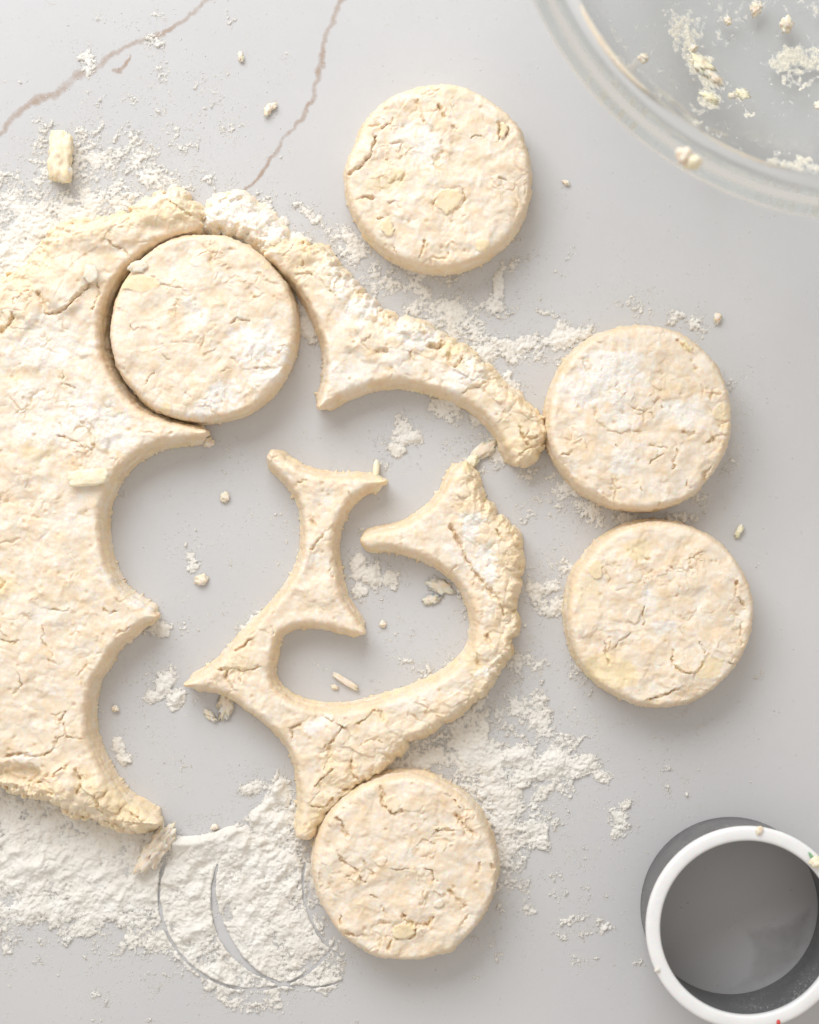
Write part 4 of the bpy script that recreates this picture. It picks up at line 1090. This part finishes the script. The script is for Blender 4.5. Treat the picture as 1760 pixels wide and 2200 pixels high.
def flour_density(x, y):
    k = 1000.0 / S
    wx = x + 2.2 * perlin(x / 9, y / 9, 1001) + 1.0 * perlin(x / 3.5, y / 3.5, 1002)
    wy = y + 2.2 * perlin(x / 9, y / 9, 1003) + 1.0 * perlin(x / 3.5, y / 3.5, 1004)
    D = np.zeros_like(x)
    D_in = np.zeros_like(x)
    for (cx, cy, rx, ry, rot, am) in FL:
        c = pm(cx, cy)
        T = D_in if math.hypot(cx - 400, cy - 1592) < 192 else D
        R = max(rx, ry) * k * 2.1 + 4
        s = (np.abs(x - c[0]) < R) & (np.abs(y - c[1]) < R)
        if not s.any():
            continue
        wf = min(1.0, max(0.3, min(rx, ry) * k / 7.0))
        r = blob(x[s] + wf * (wx[s] - x[s]), y[s] + wf * (wy[s] - y[s]), c, rx * k, ry * k, rot)
        am = am * (1.0 + 0.45 * (1 - wf)) if am > 0.4 else am
        T[s] = np.maximum(T[s], am * np.exp(-(r / 1.02) ** 3.0 * 0.75))
    # clean-cut holes and cutter imprints
    c = pm(400, 1592)
    dh = np.hypot(x - c[0], y - c[1]) - 204 * k
    D = D * np.where(y < c[1] + 5, sst(-0.5, 0.5, dh), sst(-0.15, 0.15, dh))
    D = D + 1.4 * np.exp(-((dh - 2.4) / 2.0) ** 2) * sst(0.55, 0.9, D) * (x > pm(370, 0)[0]) * (y < c[1])
    for (cx, cy, rr, w0, w1, a0) in ((545, 1922, 203, 0.6, 0.75, 0), (662, 1918, 203, 1.5, 1.0, 200), (850, 1895, 199, 0.5, 0.7, 0)):
        cc = pm(cx, cy)
        q = np.abs(np.hypot(x - cc[0], y - cc[1]) - rr * k)
        ww = w0 * (1 + 0.5 * perlin(x / 5, y / 5, 1060))
        if a0:
            an = (np.degrees(np.arctan2(y - cc[1], x - cc[0])) + 360) % 360
            ww = 0.55 + 0.2 * perlin(x / 3, y / 3, 1061) + 1.5 * np.exp(-((an - 207) / 26.0) ** 2)
        on = sst(pm(0, 1852)[1] + 0.5, pm(0, 1862)[1] - 0.5, y) * (x < pm(745, 0)[0])
        D = D * (1 - on * sst(ww, ww - 0.32, q))
        D = D + on * 0.12 * np.exp(-((q - ww - 0.7) / 0.6) ** 2) * sst(0.2, 0.5, D)
    return np.maximum(D, D_in)


def flour_height(x, y, D):
    xw = x + 1.5 * perlin(x / 5, y / 5, 1018)
    yw = y + 1.5 * perlin(x / 5, y / 5, 1019)
    n0 = perlin(xw / 13, yw / 13, 1016) + 0.6 * perlin((xw + yw) / 11, (xw - yw) / 5, 1017)
    n1 = fbm(xw / 6.0, yw / 6.0, 1020, 2, 0.4)
    n2 = fbm(x / 1.6, y / 1.6, 1030, 3, 0.65)
    f1, f2, iv = worley(xw / 4.4 + 0.2 * n2, yw / 4.4, 1040)
    cl = np.clip(1 - f1 * f1 * 1.8, 0, 1) * np.clip(iv - 0.35, 0, 1) * 1.6
    f1, f2, iv = worley(x / 1.4, y / 1.4 + 0.4 * n2, 1041)
    cl2 = np.clip(1 - f1 * f1 * 1.8, 0, 1) * np.clip(iv - 0.3, 0, 1) * 1.4
    cover = D * (1 + 0.15 * n0) + 0.26 * n0 + 0.32 * n1 + 0.24 * n2 + 0.18 * cl2 - 0.44
    z = np.clip(cover, 0, 1.2)
    h = 0.75 * z ** 0.8 * (1 + 0.3 * n1) + sst(0, 0.3, z) * (0.55 * cl + 0.20 * cl2 + 0.13 * n2 + 0.03 * perlin(x / 0.65, y / 0.65, 1050)) + 1.2 * np.clip(D - 0.75, 0, 2.2)
    rid = 3.0 * np.clip(D - 0.75, 0, 0.45) * (0.8 * n0 + 0.5 * n1)
    return cover, np.maximum(h + rid, 0.03)


def flour_patch(x0, y0, x1, y1, name, label):
    a = pm(x0, y1)
    b = pm(x1, y0)
    res = 0.31
    gx, gy = grid(a, b, res)
    D = flour_density(gx, gy)
    cover, h = flour_height(gx, gy, D)
    # nothing inside the standing rounds
    for (cx, cy) in ((945, 384), (441, 706), (1368, 900), (1413, 1318), (870, 1858)):
        c = pm(cx, cy)
        cover = np.where(np.hypot(gx - c[0], gy - c[1]) < 31.0, -1, cover)
    c = pm(1569, 1948)
    cover = np.where(np.hypot(gx - c[0], gy - c[1]) < 37.0, -1, cover)
    z = h * sst(-0.02, 0.10, cover) + 0.03
    me = field_mesh(name, gx, gy, cover + 0.40, z, res, {'cover': cover * 1.3 + 0.26}, snap=False)
    return put(name, me, M_POWDER, None, label, 'flour', None, 'stuff')


flour_patch(-150, 1640, 770, 2200, 'flour', 'thick white flour drift with circular cutter imprints at the lower left')
flour_patch(-150, 0, 640, 640, 'flour', 'loose white flour scattered above the large dough sheet')
flour_patch(640, 430, 1280, 1010, 'flour', 'flour smeared along the far side of the curved dough arm')
flour_patch(770, 1460, 1520, 2120, 'flour', 'flaky flour drift between the dough loop and the lowest round')
flour_patch(1020, 1010, 1640, 1460, 'flour', 'light flour sprinkled between the loop and the right-hand rounds')
flour_patch(1280, 610, 1640, 1010, 'flour', 'faint flour ring round the flour-dusted dough round')
flour_patch(200, 940, 1020, 1640, 'flour', 'small flour clumps left inside the cut-out holes')


def grains(n_try, seed, name, label, smin, smax, pw, gain, base=0.0):
    r = np.random.RandomState(seed)
    x = (r.rand(n_try) - 0.5) * 330
    y = (r.rand(n_try) - 0.5) * 405
    D = flour_density(x, y)
    # soften the map so that grains spill beyond the drifts
    D2 = D.copy()
    for dx, dy in ((5, 1), (-5, -1), (1, 5), (-1, -5), (8, -6)):
        D2 = np.maximum(D2, 0.42 * flour_density(x + dx, y + dy))
    D2 = np.where(np.hypot(x - pm(1569, 1948)[0], y - pm(1569, 1948)[1]) < 37.0, 0, D2)
    clus = np.clip(0.55 + 0.9 * fbm(x / 8, y / 8, 1100, 4, 0.6), 0.05, 2.0)
    keep = r.rand(n_try) < gain * np.clip(D2, 0, 0.8) ** pw * clus + base * clus
    x, y = x[keep], y[keep]
    n = len(x)
    s = smin * np.exp(r.rand(n) ** 2.2 * math.log(smax / smin))
    oc = np.array([(1, 0, 0), (0, 1, 0), (-1, 0, 0), (0, -1, 0), (0, 0, 1), (0, 0, -0.7)], float)
    of = np.array([(0, 1, 4), (1, 2, 4), (2, 3, 4), (3, 0, 4), (1, 0, 5), (2, 1, 5), (3, 2, 5), (0, 3, 5)])
    P = oc[None] * (0.65 + 0.7 * r.rand(n, 6, 1)) * s[:, None, None]
    an = r.rand(n) * 6.283
    st = 1 + 0.8 * r.rand(n)
    px = P[..., 0] * st[:, None]
    ca, sa = np.cos(an)[:, None], np.sin(an)[:, None]
    V = np.stack([x[:, None] + px * ca - P[..., 1] * sa, y[:, None] + px * sa + P[..., 1] * ca, P[..., 2] * 0.5 + s[:, None] * 0.3 + 0.02], 2).reshape(-1, 3)
    F = (of[None] + (np.arange(n) * 6)[:, None, None]).reshape(-1, 3)
    print('grains', name, n)
    me = mesh_np(name, V * 0.001, F, None, smooth=True)
    return put(name, me, M_GRAIN, None, label, 'flour', None, 'stuff')


grains(480000, 1, 'flour_grains', 'fine loose flour grains dusted over the pale counter', 0.08, 0.27, 1.1, 1.0, 0.018)
grains(110000, 2, 'flour_crumbs', 'coarser flour crumbs scattered round the dough', 0.15, 0.42, 2.0, 0.18, 0.0)

# ------------------------------------------------------------------ cutter ring


def lathe(profile, seg, name, closed=True, wob=None):
    p = np.array(profile, float)
    n = len(p)
    th = np.arange(seg) * 2 * np.pi / seg
    V = np.stack([p[None, :, 0] * np.cos(th)[:, None], p[None, :, 0] * np.sin(th)[:, None], np.broadcast_to(p[None, :, 1], (seg, n))], 2).reshape(-1, 3)
    F = []
    kk = n if closed else n - 1
    for i in range(kk):
        j = (i + 1) % n
        a = np.arange(seg) * n + i
        b = np.arange(seg) * n + j
        F.append(np.stack([a, np.roll(a, -1), np.roll(b, -1), b], 1))
    return mesh_np(name, V * 0.001, np.concatenate(F))


ccx, ccy = pm(1569, 1948)
HC = 44.5
cutter = empty('biscuit_cutter', (ccx / 1000, ccy / 1000, 0.0001), 'round cutter with white rim and dark grey wall at the lower right', 'cutter')
R0 = 193 * 1000 / S
wall = lathe([(R0 - 0.9, 0), (R0, 0), (R0 + 0.2, HC * .3), (R0 + 0.35, HC * .6), (R0 + 0.5, HC - 3.2), (R0 - 1.2, HC - 3.2), (R0 - 1.2, HC * .5), (R0 - 1.0, 1.0)], 160, 'wall')
put('wall', wall, cutter_wall_material(), cutter, 'dark grey wall dusted with flour')
ri, ro = 31.6, 36.9
prof = []
cxm, hw, hh = (ri + ro) / 2, (ro - ri) / 2, 2.1
for k in range(20):
    t = 2 * math.pi * k / 20
    c_, s_ = math.cos(t), math.sin(t)
    prof.append((cxm + hw * math.copysign(abs(c_) ** 0.6, c_), HC - 2.1 + hh * math.copysign(abs(s_) ** 0.6, s_)))
M_RIM = rim_material()
put('rim', lathe(prof, 160, 'rim'), M_RIM, cutter, 'smooth white plastic rim')
lump('dough_crumb', 1752, 1850, 14, 11, 2.4, 20, M_BUTTER, 950, 'yellowish crumb stuck on the white cutter rim at the right edge', 'crumb', 'crumbs on the cutter', z=HC, rough=0.5)
lump('dough_crumb', 1631, 1784, 9, 7, 1.0, 60, M_DOUGH, 951, 'pale smear of dough on the top of the white cutter rim', 'crumb', 'crumbs on the cutter', z=HC - 0.2, rough=0.5)
lump('dough_crumb', 1412, 2082, 6, 6, 1.4, 0, M_FLOUR, 952, 'tiny floury crumb on the lower left of the cutter rim', 'crumb', 'crumbs on the cutter', z=HC - 1.2, rough=0.5)
lump('sugar_sprinkle', 1742, 1838, 3, 9, 0.8, 30, plain('green_sprinkle', (0.20, 0.42, 0.22), 0.5).m, 953, 'tiny green speck on the cutter rim beside the crumb', 'speck', None, z=HC, rough=0.3, sub=2)
lump('sugar_sprinkle', 1672, 2196, 4, 7, 0.8, 0, plain('red_sprinkle', (0.62, 0.07, 0.06), 0.5).m, 954, 'tiny red speck on the lower edge of the cutter rim', 'speck', None, z=HC - 0.6, rough=0.3, sub=2)

# ------------------------------------------------------------------ glass bowl
HB = 120.0
bcx, bcy = pm(1883, -330, HB)
RB = 804 * 1000 / S * (1 - HB / (CAM_H * 1000))
outer = [(0, 0.0), (30, 0.0), (52, 0.2), (58, 1.5), (66, 7), (77, 18), (88, 34), (97, 52), (104, 72), (109, 92), (112, 106), (113.5, 109)]
rim_o = [(117, 110.2), (RB - 1.2, 111.6), (RB, 113.6), (RB - 0.6, 115.8), (RB - 3.0, 117.6), (RB - 6.0, 119.4), (RB - 8.5, 120.0), (RB - 10.8, 118.6)]
inner = [(107.5, 106), (104.5, 92), (99.5, 72), (92.7, 53), (84, 36.5), (73.5, 22), (63, 11.5), (55, 6.6), (47, 5.2), (25, 5.0), (0, 5.0)]


def cr(pts, sub):
    p = np.array(pts, float)
    out = []
    for i in range(len(p) - 1):
        p0, p1, p2, p3 = p[max(i - 1, 0)], p[i], p[i + 1], p[min(i + 2, len(p) - 1)]
        for k in range(sub):
            t = k / sub
            out.append(0.5 * (2 * p1 + (p2 - p0) * t + (2 * p0 - 5 * p1 + 4 * p2 - p3) * t * t + (3 * p1 - p0 - 3 * p2 + p3) * t ** 3))
    out.append(p[-1])
    return np.array(out)


def thin_glass():
    t = NT('thin_clear_glass')
    tr_ = t.n('ShaderNodeBsdfTransparent')
    tr_.inputs[0].default_value = (0.988, 0.994, 0.992, 1)
    gl = t.n('ShaderNodeBsdfGlossy')
    gl.inputs['Roughness'].default_value = 0.06
    lw = t.n('ShaderNodeLayerWeight')
    fac = t.math('ADD', t.math('MULTIPLY', t.math('POWER', lw.outputs['Facing'], 4.0), 0.6), 0.045)
    mx = t.n('ShaderNodeMixShader')
    t.l(fac, mx.inputs[0])
    t.l(tr_.outputs[0], mx.inputs[1])
    t.l(gl.outputs[0], mx.inputs[2])
    t.l(mx.outputs[0], t.out.inputs['Surface'])
    return t.m


bowl = empty('glass_bowl', (bcx / 1000, bcy / 1000, 0.0002), 'large clear glass mixing bowl smeared with flour at the upper right', 'bowl')
M_THIN = thin_glass()
prof = cr(outer[:-1] + [(111.6, 107.4), (108.2, 107.4)] + inner, 4)
prof[:, 0] = np.maximum(prof[:, 0], 0.02)
put('body', lathe(prof, 220, 'bowl_body', closed=False), M_THIN, bowl)
rp = [(109.0, 107.6), (113.0, 108.0)] + rim_o
rp = cr(rp + [(108.0, 112.0), (109.0, 107.6)], 4)[:-1]
put('rim', lathe(rp, 220, 'bowl_rim', closed=True), M_GLASS, bowl, 'thick rolled glass rim')
inn = cr(inner, 12)


def bowl_point(px, py, inset=0.0):
    """where a sight line meets the bowl's inner face (mm)"""
    th = np.linspace(math.radians(170), math.radians(290), 700)
    R_, T_ = np.meshgrid(np.arange(len(inn)), th)
    r = inn[R_, 0] - inset
    z = inn[R_, 1] + inset * 0.5
    X = bcx + r * np.cos(T_)
    Y = bcy + r * np.sin(T_)
    k = CAM_H * 1000 / (CAM_H * 1000 - z)
    ux = X * k * S / 1000 + 880
    uy = 1100 - Y * k * S / 1000
    j = np.argmin((ux - px) ** 2 + (uy - py) ** 2)
    i0, i1 = np.unravel_index(j, ux.shape)
    return X[i0, i1], Y[i0, i1], z[i0, i1]


# flour film and dough smears on the inner face
SM = [  # px, py, rx, ry, rot, density
    (1465, 60, 34, 44, 20, .80), (1480, 90, 30, 26, 0, .8), (1500, 140, 40, 30, -40, .85), (1535, 175, 34, 22, -40, .75), (1400, 90, 60, 40, -50, .35), (1560, 70, 40, 50, -20, .42), (1580, 30, 60, 40, 30, .45), (1640, 15, 60, 22, 20, .48), (1740, 15, 40, 30, 0, .5),
    (1700, 125, 44, 30, 15, .95), (1740, 130, 40, 22, 15, .9), (1690, 170, 50, 12, 22, .7), (1740, 180, 34, 12, 22, .7), (1725, 150, 60, 10, 22, .6),
    (1345, 150, 12, 60, 40, .5), (1370, 185, 34, 12, -45, .55), (1400, 205, 34, 12, -20, .5), (1310, 60, 8, 60, 30, .5), (1335, 90, 8, 50, 30, .45), (1240, 20, 10, 40, 20, .45), (1500, 240, 26, 16, -10, .62), (1490, 265, 34, 14, 10, .5), (1540, 280, 40, 10, 0, .5), (1605, 240, 12, 8, 20, .6), (1575, 225, 34, 16, 0, .45), (1455, 175, 26, 20, 0, .35),
    (1500, 142, 36, 24, -40, 1.3), (1525, 172, 34, 18, -40, 1.1), (1594, 205, 20, 16, -20, 1.0), (1523, 213, 24, 14, -50, 1.0), (1620, 24, 16, 18, 0, .9), (1700, 350, 60, 14, 5, .8), (1740, 370, 60, 24, 0, .6), (1660, 330, 20, 12, 0, .5), (1690, 225, 34, 10, 0, .42), (1620, 100, 20, 14, 0, .4), (1655, 80, 16, 12, 0, .4), (1740, 60, 30, 30, 0, .3), (1640, 140, 10, 10, 0, .5), (1520, 40, 20, 50, -10, .35)]
nth, nr = 900, 460
TH = np.linspace(math.radians(172), math.radians(288), nth)
arc = np.concatenate([[0], np.cumsum(np.hypot(*np.diff(inn, axis=0).T))])
sa = np.linspace(3.0, arc[-1], nr)
ir = np.interp(sa, arc, inn[:, 0])
iz = np.interp(sa, arc, inn[:, 1])
tr = np.gradient(ir, sa)
tz = np.gradient(iz, sa)
R_, T_ = np.meshgrid(ir, TH)
Z_, _ = np.meshgrid(iz, TH)
NR, _ = np.meshgrid(tz, TH)
NZ, _ = np.meshgrid(-tr, TH)
bx_ = bcx + R_ * np.cos(T_)
by_ = bcy + R_ * np.sin(T_)
kk = CAM_H * 1000 / (CAM_H * 1000 - Z_)
ux = bx_ * kk * S / 1000 + 880
uy = 1100 - by_ * kk * S / 1000
w1x = ux + 14 * perlin(ux / 40, uy / 40, 1200) + 8 * perlin(ux / 14, uy / 14, 1201)
w1y = uy + 14 * perlin(ux / 40, uy / 40, 1202) + 8 * perlin(ux / 14, uy / 14, 1203)
D = np.full(ux.shape, 0.22)
for (cx, cy, rx, ry, rot, am) in SM:
    r = blob(w1x, w1y, (cx, cy), rx, ry, -rot)
    D = np.maximum(D, am * np.exp(-r ** 2.6 * 0.7))
nn = fbm(ux / 16, uy / 16, 1210, 4, 0.62)
streak = perlin((ux * 0.8 - uy * 0.6) / 7.0, (ux * 0.6 + uy * 0.8) / 40.0, 1215)
cov = D + 0.30 * nn + 0.14 * streak - 0.46
th_ = (0.10 + 0.7 * np.clip(cov, 0, 1) * (0.6 + 0.6 * nn))
off = np.clip(th_, 0.06, 2.0)
SX = R_ - np.abs(NR) * off
P3 = np.stack([bcx + SX * np.cos(T_), bcy + SX * np.sin(T_), Z_ + np.abs(NZ) * off], 2)
m = cov > 0
q = m[:-1, :-1] & m[1:, :-1] & m[:-1, 1:] & m[1:, 1:]
used = np.zeros_like(m)
used[:-1, :-1] |= q; used[1:, :-1] |= q; used[:-1, 1:] |= q; used[1:, 1:] |= q
idx = np.full(m.shape, -1)
idx[used] = np.arange(used.sum())
jj, ii = np.nonzero(q)
Fq = np.stack([idx[jj, ii], idx[jj, ii + 1], idx[jj + 1, ii + 1], idx[jj + 1, ii]], 1)
thick = sst(0.0, 0.35, cov)


def smear_material():
    t = NT('flour_smear')
    c = t.mix(t.attr('thick'), (0.86, 0.85, 0.82), (0.85, 0.80, 0.66))
    t.l(c, t.b.inputs['Base Color'])
    t.b.inputs['Roughness'].default_value = 0.8
    a = t.math('ADD', 0.24, t.math('MULTIPLY', t.attr('thick'), 0.60))
    n = t.ramp(t.noise(500, 5, 0.7), 0.3, 0.6)
    t.l(t.math('MULTIPLY', a, t.math('ADD', t.math('MULTIPLY', n, 0.6), 0.4)), t.b.inputs['Alpha'])
    return t.m


me = mesh_np('flour_smear', P3[used] * 0.001, Fq, {'thick': thick[used]})
put('flour_smear', me, smear_material(), None, 'white flour and dough smears clinging inside the glass bowl', 'flour smear', None, 'stuff')
BB = [(1620, 24, 11, 15, 3.0, 10, 'topmost dough bit clinging inside the glass bowl'), (1690, 50, 13, 16, 3.5, 30, 'dough bit in the bowl standing on clear glass near the large pale smear'),
      (1505, 143, 28, 20, 3.5, -40, 'largest ragged dough clump inside the bowl'), (1528, 170, 26, 11, 2.6, -40, 'narrow dough clump joining the tail of the largest one in the bowl'), (1523, 213, 20, 11, 2.6, -50, 'yellowish dough bit below the largest clump in the bowl'), (1594, 205, 14, 13, 2.8, -20, 'dough bit at the edge of the bowl floor'),
      (1379, 128, 10, 15, 2.5, 15, 'lone dough bit high on the left inside of the bowl'), (1572, 207, 8, 8, 1.8, 0, 'tiny dough bit beside the one at the edge of the bowl floor'), (1563, 47, 9, 7, 1.8, 0, 'small dough bit near the top between faint smears in the bowl'), (1488, 105, 7, 16, 1.8, -30, 'thin curled dough shred above the largest clump in the bowl'),
      (1757, 230, 8, 10, 2.2, 0, 'dough bit in the bowl cut by the right edge')]
for i, (px, py, rx, ry, rz, rot, lab) in enumerate(BB):
    X, Y, Z = bowl_point(px, py)
    k = 1000.0 / S * (1 - Z / 850)
    o = put('dough_bit', lump_mesh('dough_bit', rx * k, ry * k, rz * 0.55, 1300 + i * 7, rough=0.8, freq=2.5), M_BUTTER if i in (4, 5, 2) else M_DOUGH, None, lab, 'dough bit', 'dough bits in the bowl')
    o.location = (X / 1000, Y / 1000, Z / 1000 + 0.0001)
    r0 = math.hypot(X - bcx, Y - bcy)
    sl = np.interp(r0, inn[::-1, 0], np.gradient(inn[:, 1], inn[:, 0] + np.arange(len(inn)) * -1e-6)[::-1])
    ang = math.atan(min(max(sl, 0), 2.5)) * 0.8
    az = math.atan2(Y - bcy, X - bcx)
    o.rotation_euler = (Vector((-math.sin(ang) * math.cos(az), -math.sin(ang) * math.sin(az), math.cos(ang)))).to_track_quat('Z', 'Y').to_euler()
lump('dough_bit', 1467, 338, 16, 14, 5.0, -20, M_DOUGH, 1400, 'blurred pale dough lump on the rim of the glass bowl', 'dough bit', 'dough bits in the bowl', z=HB - 2.0, rough=0.4)
lump('dough_bit', 1486, 352, 15, 14, 5.0, 20, M_BUTTER, 1410, 'yellower lump right beside the pale one on the bowl rim', 'dough bit', 'dough bits in the bowl', z=HB - 2.0, rough=0.4)
